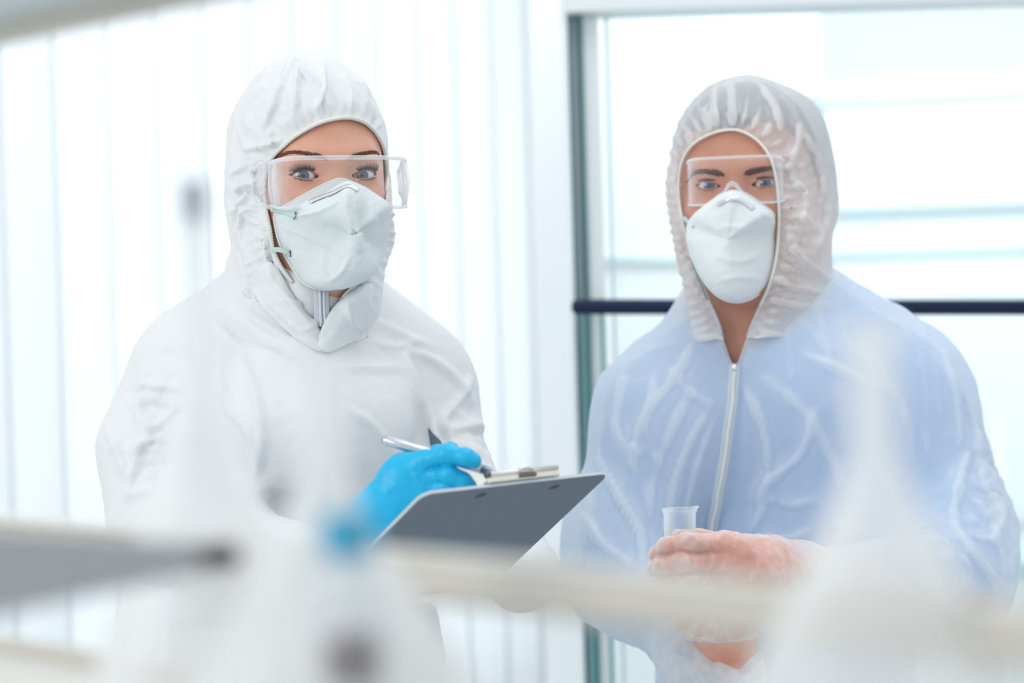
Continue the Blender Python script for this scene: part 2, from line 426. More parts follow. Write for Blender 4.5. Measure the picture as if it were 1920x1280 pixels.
def iris(name, c_in, c_out):
    m = mat(name, (.8, .8, .8), .06, Coat_Weight=1.0, Coat_Roughness=.02); b = m.node_tree.nodes['Principled BSDF']
    tc = nd(m, 'ShaderNodeTexCoord'); sp = nd(m, 'ShaderNodeSeparateXYZ'); lk(m, tc.outputs['Object'], sp.inputs[0])
    cx = nd(m, 'ShaderNodeCombineXYZ'); lk(m, sp.outputs[0], cx.inputs[0]); lk(m, sp.outputs[2], cx.inputs[2])
    ln = nd(m, 'ShaderNodeVectorMath', operation='LENGTH'); lk(m, cx.outputs[0], ln.inputs[0])
    no = nd(m, 'ShaderNodeTexNoise'); no.inputs['Scale'].default_value = 900; lk(m, tc.outputs['Object'], no.inputs['Vector'])
    ma = nd(m, 'ShaderNodeMath', operation='MULTIPLY_ADD'); lk(m, no.outputs[0], ma.inputs[0]); ma.inputs[1].default_value = .0012; lk(m, ln.outputs['Value'], ma.inputs[2])
    mr = nd(m, 'ShaderNodeMath', operation='MULTIPLY'); lk(m, ma.outputs[0], mr.inputs[0]); mr.inputs[1].default_value = 100
    r = nd(m, 'ShaderNodeValToRGB'); e = r.color_ramp.elements
    e[0].position = .0; e[0].color = (.004, .004, .005, 1); e[1].position = 1.0; e[1].color = (.62, .58, .58, 1)
    for p, c in ((.27, (.004, .004, .005, 1)), (.31, (*c_in, 1)), (.48, (*c_out, 1)), (.64, (.012, .015, .022, 1)), (.71, (.60, .60, .62, 1))):
        x = e.new(p); x.color = c
    lk(m, mr.outputs[0], r.inputs[0]); lk(m, r.outputs[0], b.inputs['Base Color']); return m
M['iris_w'] = iris('eye_grey_blue', (.060, .075, .055), (.055, .095, .150))
M['iris_m'] = iris('eye_blue', (.04, .08, .13), (.06, .12, .21))
# room
M['white_wall'] = mat('white_wall', (.86, .89, .90), .6); vary(M['white_wall'], (.84, .875, .89), 3)
M['floor'] = mat('floor', (.72, .74, .74), .35); vary(M['floor'], (.66, .69, .70), 4)
def blindmat():
    m = mat('blind_fabric', (.90, .92, .93), .7); nt = m.node_tree; b = nt.nodes['Principled BSDF']
    t = nd(m, 'ShaderNodeBsdfTranslucent'); t.inputs[0].default_value = (.93, .95, .97, 1); x = nd(m, 'ShaderNodeMixShader'); x.inputs[0].default_value = .5
    lk(m, b.outputs[0], x.inputs[1]); lk(m, t.outputs[0], x.inputs[2]); lk(m, x.outputs[0], nt.nodes['Material Output'].inputs[0]); bump(m, 900, .0004, 2); return m
M['blind'] = blindmat()
M['frame'] = mat('pale_frame', (.78, .82, .83), .45)
M['steel'] = mat('brushed_steel_frame', (.46, .52, .56), .35, .2); bump(M['steel'], 20, .0004, 2, stretch=(30, 30, .3))
M['teal'] = mat('green_glass_edge', (.10, .33, .34), .2)
M['paleteal'] = mat('pale_green_glass_edge', (.62, .76, .78), .3)
M['navy'] = mat('dark_navy_bar', (.010, .020, .055), .6, Specular_IOR_Level=.2)
M['glass'] = sheer('door_glass', (.85, .96, .97), .05, .5, .02, .2, 0, 0, tint=(.985, 1, 1))
M['cabinet'] = mat('cabinet_white', (.88, .92, .94), .4)
M['strip'] = mat('cabinet_pale_strip', (.66, .78, .80), .4)
M['strip2'] = mat('cabinet_grey_strip', (.48, .60, .63), .4)
# foreground
M['beige'] = mat('beige_lacquer', (.62, .595, .54), .5); vary(M['beige'], (.58, .555, .50), 12)
M['shelf'] = mat('white_shelf', (.80, .79, .74), .5); vary(M['shelf'], (.77, .76, .71), 10)
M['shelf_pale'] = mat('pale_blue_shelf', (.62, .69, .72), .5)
M['clampgrey'] = mat('grey_clamp', (.42, .44, .47), .5); vary(M['clampgrey'], (.45, .47, .50), 20)
M['clampdark'] = mat('dark_rubber_tip', (.10, .09, .10), .6)
M['flask'] = sheer('flask_glass', (.90, .94, .98), .13, .80, .05, .45, 0, 0)
M['flask_mid'] = sheer('flask_veiled', (.98, .985, .99), .27, .72, .2, .60, 0, 0)  # white veil of backlit glare mixed into the clear glass colour
M['liquid_blue'] = sheer('blue_liquid', (.18, .34, .72), .45, .55, .1, .3, 0, 0, tint=(.75, .85, 1))
M['liquid_brown'] = sheer('brown_sediment', (.20, .12, .10), .75, .9, .2, .3, 0, 0)
M['stopper_grey'] = mat('grey_stopper', (.45, .48, .53), .5)
M['stopper_blue'] = mat('blue_stopper', (.05, .38, .60), .5)
M['stopper_white'] = mat('white_stopper', (.80, .84, .88), .5)
M['beaker'] = sheer('beaker_glass', (.93, .97, .99), .035, .75, .02, .2, 0, 0)
M['bench'] = mat('bench', (.75, .76, .75), .5)
M['boot'] = mat('shoe_cover', (.75, .80, .85), .5)

# ------------------------------------------------------------------ setting
def struct(o): o['kind'] = 'structure'; return o
struct(MB().box((0.5, 3.2, -.05), (7, 7.6, .1)).build('floor', M['floor'], None, False))
# wall with the blinds: runs back to the right
A = U(-260, 640, 3.85); B = U(1036, 640, 5.12)
du = Vector((B[0] - A[0], B[1] - A[1], 0)); LEN = du.length; du.normalize(); dn = Vector((du.y, -du.x, 0))
if dn.y > 0: dn = -dn                       # towards the camera
A0 = Vector((A[0], A[1], 0)); ang = math.atan2(du.y, du.x); RZ = Matrix.Rotation(ang, 3, 'Z')
def onwall(s, n, z): return A0 + du * s + dn * n + Vector((0, 0, z))
WH = 2.75
b = MB(); b.box(onwall(LEN/2, -.20, .25), (LEN + 1.2, .12, .5), RZ); b.box(onwall(LEN/2, -.20, WH - .12), (LEN + 1.2, .12, .24), RZ)
b.box(onwall(-.45, -.20, WH/2), (.3, .12, WH), RZ); b.box(onwall(LEN + .32, -.2, WH/2), (.55, .12, WH), RZ)
struct(b.build('wall_back', M['white_wall'], None, False))
wd = MB(); W0 = -.3; W1 = LEN + .04
for z in (.52, WH - .26): wd.box(onwall((W0 + W1)/2, -.18, z), (W1 - W0, .06, .05), RZ)
for s in np.linspace(W0, W1, 4): wd.box(onwall(float(s), -.18, WH/2 - .1), (.05, .06, WH - .76), RZ)
struct(wd.build('window_1', M['frame'], None, False))
bl = empty('vertical_blind', onwall(LEN/2, 0, 0), 'white vertical fabric blinds drawn across the bright window behind the people', 'blind')
MB().box(onwall(LEN/2 - .1, 0, WH - .2), (LEN + .5, .05, .045), RZ).build('head_rail', M['frame'], bl, False)
SP = .112; nsl = int((LEN + .25) / SP); rnd = random.Random(3)
for i in range(nsl):
    s = -.22 + i * SP; cx = onwall(s, 0, 0)
    a = ang + math.radians(6 + rnd.uniform(-2.0, 2.0)); V = []; nb = 9; zs = np.linspace(.35, WH - .23, 6)
    for z in zs:
        for k in range(nb):
            t = (k / (nb - 1) - .5); bow = .006 * (1 - 4 * t * t)
            p = Vector((math.cos(a), math.sin(a), 0)) * t * .127 + Vector((math.sin(a), -math.cos(a), 0)) * bow
            V.append(cx + p + Vector((0, 0, z)))
    Fc = [(r*nb+k, r*nb+k+1, (r+1)*nb+k+1, (r+1)*nb+k) for r in range(len(zs)-1) for k in range(nb-1)]
    MB().add(V, Fc).build('slat', M['blind'], bl, True, solid=.0012)
# pillar between the blinds and the glass door, door frame, glass
def vpost(name, x0, x1, d, m, ztop=2.75, dep=.06, zb=0.0, parent=None):
    p0 = U(x0, 640, d); p1 = U(x1, 640, d)
    o = MB().box(((p0[0]+p1[0])/2, p0[1] + dep/2, (ztop + zb)/2), (p1[0]-p0[0], dep, ztop - zb)).build(name, m, parent, False, bevel=.003)
    return o
struct(vpost('wall_pillar', 1010, 1066, 3.95, M['white_wall'], dep=.35))
GD = 3.55                                   # depth of the glass door plane
dr = empty('door_1', U(1300, 640, GD), None, None); dr['kind'] = 'structure'; dr.location.z = 0
ZT = U(1300, 20, GD)[2]
vpost('door_jamb', 1068, 1081, GD, M['white_wall'], ZT + .05, .10, parent=dr)
vpost('jamb_edge', 1079, 1082.5, GD + .0, M['teal'], ZT, .03, parent=dr)
vpost('jamb_channel', 1083, 1101, GD + .03, M['steel'], ZT, .05, parent=dr)
vpost('jamb_edge', 1102, 1105, GD + .02, M['teal'], ZT, .03, parent=dr)
vpost('stile', 1106, 1138, GD + .03, M['frame'], ZT, .04, parent=dr)
vpost('glass_edge', 1150, 1156, GD + .05, M['paleteal'], ZT, .012, parent=dr)
g0 = U(1150, 640, GD + .05); g1 = U(2300, 640, GD + .05)
MB().box(((g0[0]+g1[0])/2, g0[1], ZT/2), (g1[0]-g0[0], .008, ZT)).build('glass_pane', M['glass'], dr, False)
h0 = U(1060, 0, GD); h1 = U(2300, 0, GD)
MB().box(((h0[0]+h1[0])/2, h0[1] + .03, ZT + .10), (h1[0]-h0[0], .10, .20)).build('lintel', M['frame'], dr, False, bevel=.004)
# push bar with rounded end
b0 = U(1086, 575, GD - .14); b1 = U(2250, 577, GD - .14)
rr = 14.5 / F * (GD - .14); dB = (b1 - b0) / np.linalg.norm(b1 - b0)
MB().tube([b0 + dB * (t - 1) * rr for t in (0, .1, .4, 1)] + [b1], [rr*.3, rr*.62, rr*.9, rr, rr], 20).build('push_bar', M['navy'], dr)
for x in (1120, 2100):
    q0 = U(x, 576, GD - .13); q1 = U(x, 576, GD + .02)
    MB().tube([q0, q1], rr * .6, 12).build('bar_bracket', M['navy'], dr)
# glass partition lower edges (seen below the bar)
vpost('lower_edge', 1094, 1100, GD - .03, M['teal'], U(0, 590, GD)[2], .012, parent=dr)
vpost('lower_edge', 1127, 1134, GD - .02, M['teal'], U(0, 590, GD)[2], .012, parent=dr)
# back room
b = MB().box((1.9, 6.3, 1.4), (3.6, .1, 2.9)); struct(b.build('wall_back_room', M['white_wall'], None, False))
wa = Vector((.665, 5.1, 0)); wb_ = Vector((.14, 4.12, 0)); wv = (wa - wb_); wl = wv.length; RW = Matrix.Rotation(math.atan2(wv.y, wv.x), 3, 'Z'); wn = Vector((wv.y, -wv.x, 0)).normalized()
struct(MB().box((wa + wb_)/2 - wn*.04 + Vector((0, 0, 1.38)), (wl, .08, 2.7), RW).build('wall_side', M['white_wall'], None, False))
struct(MB().box((wa + wb_)/2 + wn*.006 + Vector((0, 0, U(1230, 487, 4.4)[2])), (wl, .012, .012), RW).build('trim_1', M['strip'], None, False))
struct(MB().box((1.9, 5.2, 2.80), (3.6, 2.2, .06)).build('ceiling', M['white_wall'], None, False))
CDp = 5.0
def cbox(x0, y0, x1, y1, d, dep): # box from its front face in the picture
    p = U(x0, y1, d); q = U(x1, y0, d); return ((p[0]+q[0])/2, p[1] + dep/2, (p[2]+q[2])/2), (abs(q[0]-p[0]), dep, abs(q[2]-p[2]))
cab = empty('wall_cabinet', U(1800, 900, CDp), 'white wall cabinet with pale green horizontal strips behind the glass at right', 'cabinet')
RC = Matrix.Rotation(math.radians(-15), 3, 'Z')
x0w = U(1556, 600, CDp)[0]; x1w = x0w + 1.15; yw = CDp
def cz(py): return U(1740, py, CDp)[2]
cxm = (x0w + x1w)/2
pivot = Vector((x0w, yw, 0))
def cb(name, za, zb, xa, xb, m, fr=0.0, dep=.30, par=cab, bev=.002):
    c = Vector(((xa+xb)/2 - x0w, dep/2 - fr, (za+zb)/2)); return MB().box(pivot + RC @ c, (xb-xa, dep, abs(zb-za)), RC).build(name, m, par, False, bevel=bev)
cb('body', .95, cz(150), x0w, x1w, M['cabinet'])
cb('top_strip', cz(197), cz(168), x0w - .01, x1w + .01, M['strip'], .012)
cb('shelf_strip', cz(402), cz(393), x0w, x1w, M['strip2'], .012)
cb('shelf_strip', cz(482), cz(464), x0w, x1w, M['strip'], .012)
cb('door_panel', cz(390), cz(203), x0w + .01, x1w - .01, M['cabinet'], .008)
cb('door_panel', cz(560), cz(486), x0w + .01, x1w - .01, M['cabinet'], .008)
cb('door_panel', .97, cz(570), x0w + .01, x1w - .01, M['cabinet'], .008)
c_, s_ = cbox(1868, 788, 1884, 905, 4.3, .03)
post = MB().tube([(c_[0], c_[1], .0), (c_[0], c_[1], c_[2] + s_[2]/2)], .008, 14).build('white_rod', M['cabinet']); tag(post, 'thin white upright rod standing behind the hooded man, far right', 'rod')
bc, bs = cbox(1893, 985, 2300, 1000, 4.3, .5)
be = empty('side_bench', (bc[0], bc[1], 0), 'grey-topped bench glimpsed behind the hooded man at the right edge', 'bench')
MB().box((bc[0] + .02, bc[1], .94), (bs[0], .55, .03)).build('bench_top', M['strip2'], be, False)
MB().box((bc[0] + .04, bc[1] + .02, .462), (bs[0] - .06, .5, .924)).build('bench_body', M['cabinet'], be, False)

#PEOPLE
# ------------------------------------------------------------------ people
def rotm(yaw, pitch, roll):
    return np.array(Matrix.Rotation(math.radians(yaw), 3, 'Z') @ Matrix.Rotation(math.radians(pitch), 3, 'X') @ Matrix.Rotation(math.radians(roll), 3, 'Y'))
EX, EY, ER = .0312, .0135, .0122
def head_sdf(man):
    c = .004 if man else 0
    P = [(ell((0, .094, .030), (.0715 + c*.9, .095, .088)), .01), (ell((0, .060, -.045), (.061 + c*.5, .062, .074)), .04),
         (cone((0, .030, -.092), (0, .022, -.100), .020 + c, .018 + c), .035),
         (cone((-.046, .06, -.062), (-.016, .028, -.100), .018 + c, .014 + c), .03), (cone((.046, .06, -.062), (.016, .028, -.100), .018 + c, .014 + c), .03),
         (cone((-.034, .0135, .019 - c*.7), (-.010, .0085, .015), .008 + c*.6, .0075 + c*.5), .022), (cone((.034, .0135, .019 - c*.7), (.010, .0085, .015), .008 + c*.6, .0075 + c*.5), .022),
         (ball((-.036, .022, -.034), .019), .025), (ball((.036, .022, -.034), .019), .025)]
    f0 = union(P)
    post = union([(cone((0, .008, .004), (0, -.016, -.040), .0062 + c*.3, .0100), .01), (ball((-.011, -.004, -.043), .0075), .008), (ball((.011, -.004, -.043), .0075), .008),
                  (ell((0, .0005, -.066), (.022, .008, .0045)), .008), (ell((0, .0015, -.074), (.018, .008, .005)), .008)])
    ears = union([(ell((-.0725, .093, -.010), (.007, .017, .028)), .01), (ell((.0725, .093, -.010), (.007, .017, .028)), .01)])
    neck = cone((0, .095, -.075), (0, .108, -.185), .053 + c*1.6, .056 + c*2)
    base = ell((0, .122, -.275), (.115, .060, .06))
    def f(P):
        d = f0(P)
        for s in (-1, 1):                    # eye sockets, then the lids around the eyeball
            so = np.sqrt(((P[:, 0] - s*.030) / 1.35) ** 2 + (P[:, 1] + .010) ** 2 + ((P[:, 2] + .0005) / .95) ** 2) - .0145
            k = .012; h = np.maximum(k - np.abs(d + so), 0) / k; d = np.maximum(d, -so) + h*h*k*.25
        d = smin(d, post(P), .010)
        for s in (-1, 1):
            lid = ball((s*EX, EY, 0), ER + .0014)(P); d = smin(d, lid, .0065)
            x = (P[:, 0] - s*EX) * s; z = P[:, 2] - .08 * x
            br = np.abs(x) / .0148; up = (.0038 if man else .0047) * (1 - br ** 2.2); lo = .0046 * (1 - br ** 2.4)
            al = np.where(z > 0, z - up, -z - lo) * .9
            al = np.maximum(al, P[:, 1] - EY - .004); d = np.maximum(d, -al)
        d = smin(d, ears(P), .008); d = smin(d, neck(P), .03); d = smin(d, base(P), .06)
        return d
    return f
def almond(man, top, n=24):
    o = []
    for i in range(n + 1):
        x = (-1 + 2*i/n) * .0146; br = abs(x) / .0148
        z = ((.0044 if man else .0047) * (1 - br ** 2.2)) if top else -.0046 * (1 - br ** 2.4)
        o.append((x, z + .08 * x))
    return o
class Head:
    def __init__(s, px, py, d, yaw, pitch, roll, man, gaze=(0, 0, CAMZ)):
        s.o = U(px, py, d); s.R = rotm(yaw, pitch, roll); s.f = head_sdf(man); s.man = man; s.gaze = gaze
        s.fw = lambda P: s.f((P - s.o) @ s.R)
    def W(s, p): return s.o + s.R @ np.array(p, float)
    def WV(s, P): return s.o + np.asarray(P) @ s.R.T
    def build(s, skin, extra=None):
        V, Q, g = nets(s.f, (-.165, -.045, -.335), (.165, .205, .13), .00155)
        s.V = s.WV(V); s.Q = Q; s.surf = Surf(s.V, Q)
        b0 = BVHTree.FromPolygons([tuple(v) for v in V.tolist()], [tuple(q) for q in Q.tolist()]); s.b0 = b0
    def front(s, x, z, off=0):
        h = s.b0.ray_cast(Vector((x, -.1, z)), Vector((0, 1, 0)))
        p = np.array(h[0]) + np.array(h[1]) * off * (1 if h[1].y < 0 else -1); return p
    def eyes(s, par, iris):
        for sd in (-1, 1):
            c = s.W((sd*EX, EY, 0)); prof = [(max(1e-5, ER*math.sin(a)), -ER*math.cos(a)) for a in np.linspace(0.0, math.pi, 28)]
            mb = MB().lathe(prof, n=40); V = [(x, z, y) for x, y, z in mb.v]; mb.v = V
            o = mb.build('eyeball', iris, None); o.location = c
            dvec = Vector(s.gaze) - Vector(c); o.rotation_euler = dvec.to_track_quat('-Y', 'Z').to_euler(); o.parent = par; o.matrix_parent_inverse = wm(par).inverted()
            rim = MB(); lash = MB(); rg = random.Random(5 + sd)
            for top in (True, False):
                al = almond(s.man, top); P = []
                for x, z in al:
                    lx = sd * x; rr = ER + .0007; y = EY - math.sqrt(max(1e-8, rr*rr - lx*lx - z*z)); P.append((sd*EX + lx, y, z))
                P = np.array(P); W_ = s.WV(P); rim.tube(W_, .0009, 8)
                if not s.man and top:
                    W2 = s.WV(P + np.array([0, -.0008, .0006])); lash.tube(W2[1:], [.0006 + .0010*(k/len(W2)) for k in range(len(W2)-1)], 6)
                nl = (46 if top else 26)
                for k in range(nl):
                    t = .08 + .9 * k / nl; i = t * (len(P)-1); i0 = int(i); p = P[i0] + (P[min(i0+1, len(P)-1)] - P[i0]) * (i - i0)
                    lx = (p[0] - sd*EX); out = np.array([lx * 22 * (1 if top else .6) + sd * .12, -.75, .62 if top else -.6]); out /= np.linalg.norm(out)
                    L = ((.0085 if top else .0042) * (.55 + .6*t) if not s.man else .0045 * (1 if top else .6)) * rg.uniform(.8, 1.15)
                    q = [p, p + out*L*.5, p + out*L*.85 + np.array([0, 0, .3*L if top else -.15*L])]
                    lash.tube(s.WV(np.array(q)), [.00042, .00028, .00007], 4)
            rim.build('eyelid_rim', M['lid'], par); lash.build('eyelashes', M['lash'], par)
    def brows(s, par, m, pts, wd, n, ln):
        for sd in (-1, 1):
            mb = MB(); rg = random.Random(11 + sd); pl = spline(pts, 6)
            for k in range(n):
                t = rg.random(); i = t * (len(pl)-1); i0 = int(i); p = pl[i0] + (pl[min(i0+1, len(pl)-1)] - pl[i0]) * (i-i0); dr_ = (pl[min(i0+2, len(pl)-1)] - pl[max(i0-1, 0)]); dr_ = dr_/np.linalg.norm(dr_)
                w_ = wd * (1 - .75 * t ** 1.6) * (.6 + .4*min(1, t*8)); off = rg.uniform(-1, 1)
                x = p[0]; z = p[1] + off * w_ * .5; up = .75 * (1 - t) * rg.uniform(.6, 1.2) - .25 * off * .7
                q = []
                for a in (0, .5, 1):
                    xx = (x + (dr_[0] * a - dr_[1]*up*a*.3) * ln) * sd; zz = z + (dr_[1] * a + up * a * .6) * ln; q.append(s.front(xx, zz, .0002 + .0010 * math.sin(a*2.6)))
                mb.tube(s.WV(np.array(q)), [.00026, .00022, .00006], 4)
            mb.build('eyebrow', m, par)

def boundary(Q):
    E = np.concatenate([Q[:, [i, (i+1) % 4]] for i in range(4)]); E = np.sort(E, 1); u, c = np.unique(E, axis=0, return_counts=True); return np.unique(u[c == 1])
def rimpath(V, Q, poly, k=6, push=0.0):
    b = boundary(Q); X, Y, D = PX(V[b]); out = []
    for x, y in poly:
        dd = (X-x)**2 + (Y-y)**2; i = np.argsort(dd)[:k]; i = i[dd[i] < 18**2]
        out.append(D[i].mean() if len(i) else np.nan)
    out = np.array(out); ok = ~np.isnan(out); out = np.interp(np.arange(len(out)), np.nonzero(ok)[0], out[ok])
    ker = np.ones(5)/5; sm = np.convolve(np.concatenate([out[-2:], out, out[:2]]), ker, 'valid')
    return np.array([U(x, y, d - push) for (x, y), d in zip(poly, sm)])
def gathers(V, N, poly, n, amp, reach, seed=0, dmax=9):
    # radiating gathers held by the elastic
    X, Y, D = PX(V); cl = np.vstack([poly, poly[:1]]); d, sd, t, L = segd(X, Y, cl); u = t / L
    ph = u * n + .9 * perlin(np.stack([u*9, d/90., X*0 + seed], 1)) + d/reach*.15*np.sin(u*40)
    r = np.abs(((ph % 1) - .5) * 2) ** 1.5; mod = .5 + .9 * np.abs(perlin(np.stack([u*23, X*0 + seed, d/200.], 1)) * 2)
    env = np.clip(d / 14, 0, 1) * np.exp(-np.clip(d - 14, 0, None) / reach)
    return V + N * (amp * (r - .35) * mod * env * (D < dmax))[:, None]
def crumple(V, N, freq, amp, bias=.3, st=(1, 1, 1), octs=3, seed=0):
    return V + N * (amp * (ridged(V * np.array(st) + seed, freq, octs) - bias))[:, None]
def worley(P):
    i = np.floor(P).astype(int); f = P - i; best = np.full(len(P), 9.)
    for dx in (-1, 0, 1):
        for dy in (-1, 0, 1):
            for dz in (-1, 0, 1):
                h = _perm[_perm[_perm[(i[:, 0] + dx) & 255] + ((i[:, 1] + dy) & 255)] + ((i[:, 2] + dz) & 255)] & 255
                q = np.array([dx, dy, dz]) + .5 + _g[h] * .45 - f; best = np.minimum(best, (q*q).sum(1))
    return np.sqrt(best)
def creased(V, N, freq, amp, st=(1, 1, 1), mask=1, octs=2, seed=0, warp=.35):
    P = V * np.array(st) * freq + seed; W_ = np.stack([perlin(P*.6 + 3), perlin(P*.6 + 31), perlin(P*.6 + 57)], 1) * warp * 2
    r = worley(P + W_); 
    if octs > 1: r = r + .45 * worley((P + W_*1.4) * 2.1 + 5)
    return V + N * (amp * (r - .62) * mask)[:, None]
def crushed(V, N, freq, amp, mask, seed=0):
    # faceted crumple: worley-like ridges from two noises
    a = perlin(V*freq + seed); b = perlin(V*freq*1.7 + seed + 9); r = np.abs(a - b*.6)
    return V + N * (amp * (np.minimum(r*3, 1) - .5) * mask)[:, None]
def mask_cup(H, outline, apex, par, mt, name='respirator_mask', power=.62, ridge=None, fl=None, nr=46):
    d0 = PX(H.o)[2][0]; ctl = []
    for o_ in outline:
        h = H.surf.hit(o_[0], o_[1], .0015); dd = PX(np.array(h[0]))[2][0] if h else None
        if len(o_) > 2: dd = o_[2]
        ctl.append((o_[0], o_[1], dd if dd is not None else d0 + .05))
    ol = cspline(ctl, 10); O = np.array([U(*o_) for o_ in ol]); ol = ol[:, :2]
    ker = np.ones(9)/9; D = PX(O)[2]; D = np.convolve(np.concatenate([D[-4:], D, D[:4]]), ker, 'valid'); O = np.array([U(p[0], p[1], d) for p, d in zip(ol, D)])
    Cn = O.mean(0); A_ = H.W(apex); hv = A_ - Cn; m = len(O); V = [A_]
    for r in range(1, nr + 1):
        t = r / nr; fi = t * math.pi/2; la = math.sin(fi) ** .95; fw = math.cos(fi) ** power
        if r == nr: fw = 0
        V += list(Cn + (O - Cn) * la + hv * fw)
    V = np.array(V); Q = []
    tri = [(0, 1 + (k+1) % m, 1 + k) for k in range(m)]
    for r in range(nr - 1):
        for k in range(m): Q.append((1 + r*m + k, 1 + r*m + (k+1) % m, 1 + (r+1)*m + (k+1) % m, 1 + (r+1)*m + k))
    Qa = np.array(Q); N = normals(V, Qa); N[0] = hv / np.linalg.norm(hv)
    if (N[1:m] @ (hv/np.linalg.norm(hv))).mean() < 0: N[1:] = -N[1:]
    if fl: V = folds(V, N, fl)
    V = crumple(V, N, 26, .0012, .3, octs=3); V[0] = V[1:1+m].mean(0)*.5 + V[1+m:1+2*m].mean(0)*.5; V[1:1+m] = V[1:1+m]*.4 + (V[0] + V[1+m:1+2*m])/2*.6
    me = mesh(name, V, tri + [tuple(q) for q in Q]); o = link(name, me, mt, par, True, solid=.0022)
    s = Surf.__new__(Surf); s.V = V; s.b = BVHTree.FromPolygons([tuple(v) for v in V.tolist()], tri + [tuple(q) for q in Q])
    edge = MB().tube(list(O) + [O[0]], .0016, 8, cap=False).build('mask_edge', mt, o)
    return o, s, O
def patch(surf, poly, off, puff, name, mat_, parent, res=4.0, dd=2.5, fl=None, cr=.0012, th=.0015):
    # a cloth flap lying over a finished surface
    pl = cspline(poly, 8); x0, y0 = pl.min(0); x1, y1 = pl.max(0); xs = np.arange(x0, x1 + res, res); ys = np.arange(y0, y1 + res, res)
    GX, GY = np.meshgrid(xs, ys, indexing='ij'); ins = inside(GX.ravel(), GY.ravel(), pl).reshape(GX.shape)
    cl = np.vstack([pl, pl[:1]]); dist = segd(GX.ravel(), GY.ravel(), cl)[0].reshape(GX.shape); use = ins | (dist < res*1.1)
    id_ = -np.ones(GX.shape, int); V = []; hd = np.full(GX.shape, np.nan)
    for i in range(len(xs)):
        for j in range(len(ys)):
            if use[i, j]:
                h = surf.hit(xs[i], ys[j], 0); hd[i, j] = PX(np.array(h[0]))[2][0] if h else np.nan
    m_ = np.nanmean(hd); hd = np.where(np.isnan(hd), m_, hd)
    for _ in range(10):
        p = np.pad(hd, 1, mode='edge'); avg = (p[:-2, 1:-1] + p[2:, 1:-1] + p[1:-1, :-2] + p[1:-1, 2:]) / 4; hd = np.minimum(avg, hd + .002) if _ < 6 else avg
    for i in range(len(xs)):
        for j in range(len(ys)):
            if use[i, j]:
                x, y = xs[i], ys[j]
                if not ins[i, j]:
                    a = cl[:-1]; b = cl[1:]; ab = b - a; t = np.clip(((np.array([x, y]) - a)*ab).sum(1)/((ab*ab).sum(1) + 1e-9), 0, 1); q = a + ab*t[:, None]; k = np.argmin(((q - [x, y])**2).sum(1)); x, y = q[k]
                e = min(1, dist[i, j]/28.) if ins[i, j] else 0
                id_[i, j] = len(V); V.append(U(x, y, hd[i, j] - off - puff*math.sqrt(e)))
    Q = [(id_[i, j], id_[i, j+1], id_[i+1, j+1], id_[i+1, j]) for i in range(len(xs)-1) for j in range(len(ys)-1) if min(id_[i, j], id_[i, j+1], id_[i+1, j+1], id_[i+1, j]) >= 0]
    V = np.array(V); Qa = np.array(Q); V = relax(V, Qa, 1, .4); N = normals(V, Qa); toc = CP - V
    if (N * toc).sum() < 0: Qa = Qa[:, ::-1]; N = -N
    if fl: V = folds(V, N, fl)
    V = crumple(V, N, 30, cr, .3)
    return link(name, mesh(name, V, Qa), mat_, parent, True, solid=th)
def shell(name, f, lo, hi, h, mt, par, proc=None, polys=(), solid=0, extra=None):
    V, Q, g = nets(f, lo, hi, h); V = relax(V, Q, 1, .3); N = normals(V, Q)
    if (N * g).sum() < 0: Q = Q[:, ::-1]; N = -N
    if proc: V = proc(V, N, Q)
    V0 = relax(V, Q, 14, .6); rg_ = ((V - V0) * normals(V, Q)).sum(1) / .0011; rg_ = relax(np.stack([rg_]*3, 1), Q, 2, .5)[:, 0]; sharp = np.clip(rg_ - .12, 0, 1) + .5*np.clip(-rg_ - .35, 0, 1)
    if extra: sharp = np.clip(sharp + extra(V), 0, 1)
    if polys:
        sh = sharp
        for pl, dmax in polys:
            V = np.hstack([V, sh[:, None]]) if V.shape[1] == 3 else V
            W_ = V[:, :3].copy(); idx = np.arange(len(W_)); W2, Q2 = cut(W_, Q, pl, dmax)
            X_, Y_, D_ = PX(V[:, :3]); ins_ = inside(X_, Y_, pl) & (D_ < dmax); Qk = Q[~ins_[Q].all(1)]; used_ = np.zeros(len(V), bool); used_[Qk.ravel()] = True
            sh = sh[used_]; V = W2; Q = Q2
        sharp = sh
    me_ = mesh(name, V, Q)
    if len(me_.vertices) == len(sharp):
        at = me_.attributes.new('ridge', 'FLOAT', 'POINT'); at.data.foreach_set('value', sharp.astype(np.float32))
    o = link(name, me_, mt, par, True, solid=solid)
    return o, V, Q
def bbox(*pts, pad=.05):
    A_ = np.array(pts); return A_.min(0) - pad, A_.max(0) + pad
def hipos(px, d): p = U(px, 900, d); return p[0], p[1]

# ================================================================== the woman on the left
HW = Head(631, 327, 2.45, 20, -2, 0, False)
HW.build(M['skin'])
wx, wy = hipos(565, 2.585)
woman = empty('person', (wx, wy, 0), 'person in opaque white hooded coverall writing on clipboard, in front of blinds', 'person')
link('body', mesh('body', HW.V, HW.Q), M['skin'], woman)
HW.eyes(woman, M['iris_w'])
HW.brows(woman, M['brow'], [(.010, .0150), (.020, .0178), (.034, .0215), (.046, .0228), (.055, .0195)], .0046, 230, .0060)
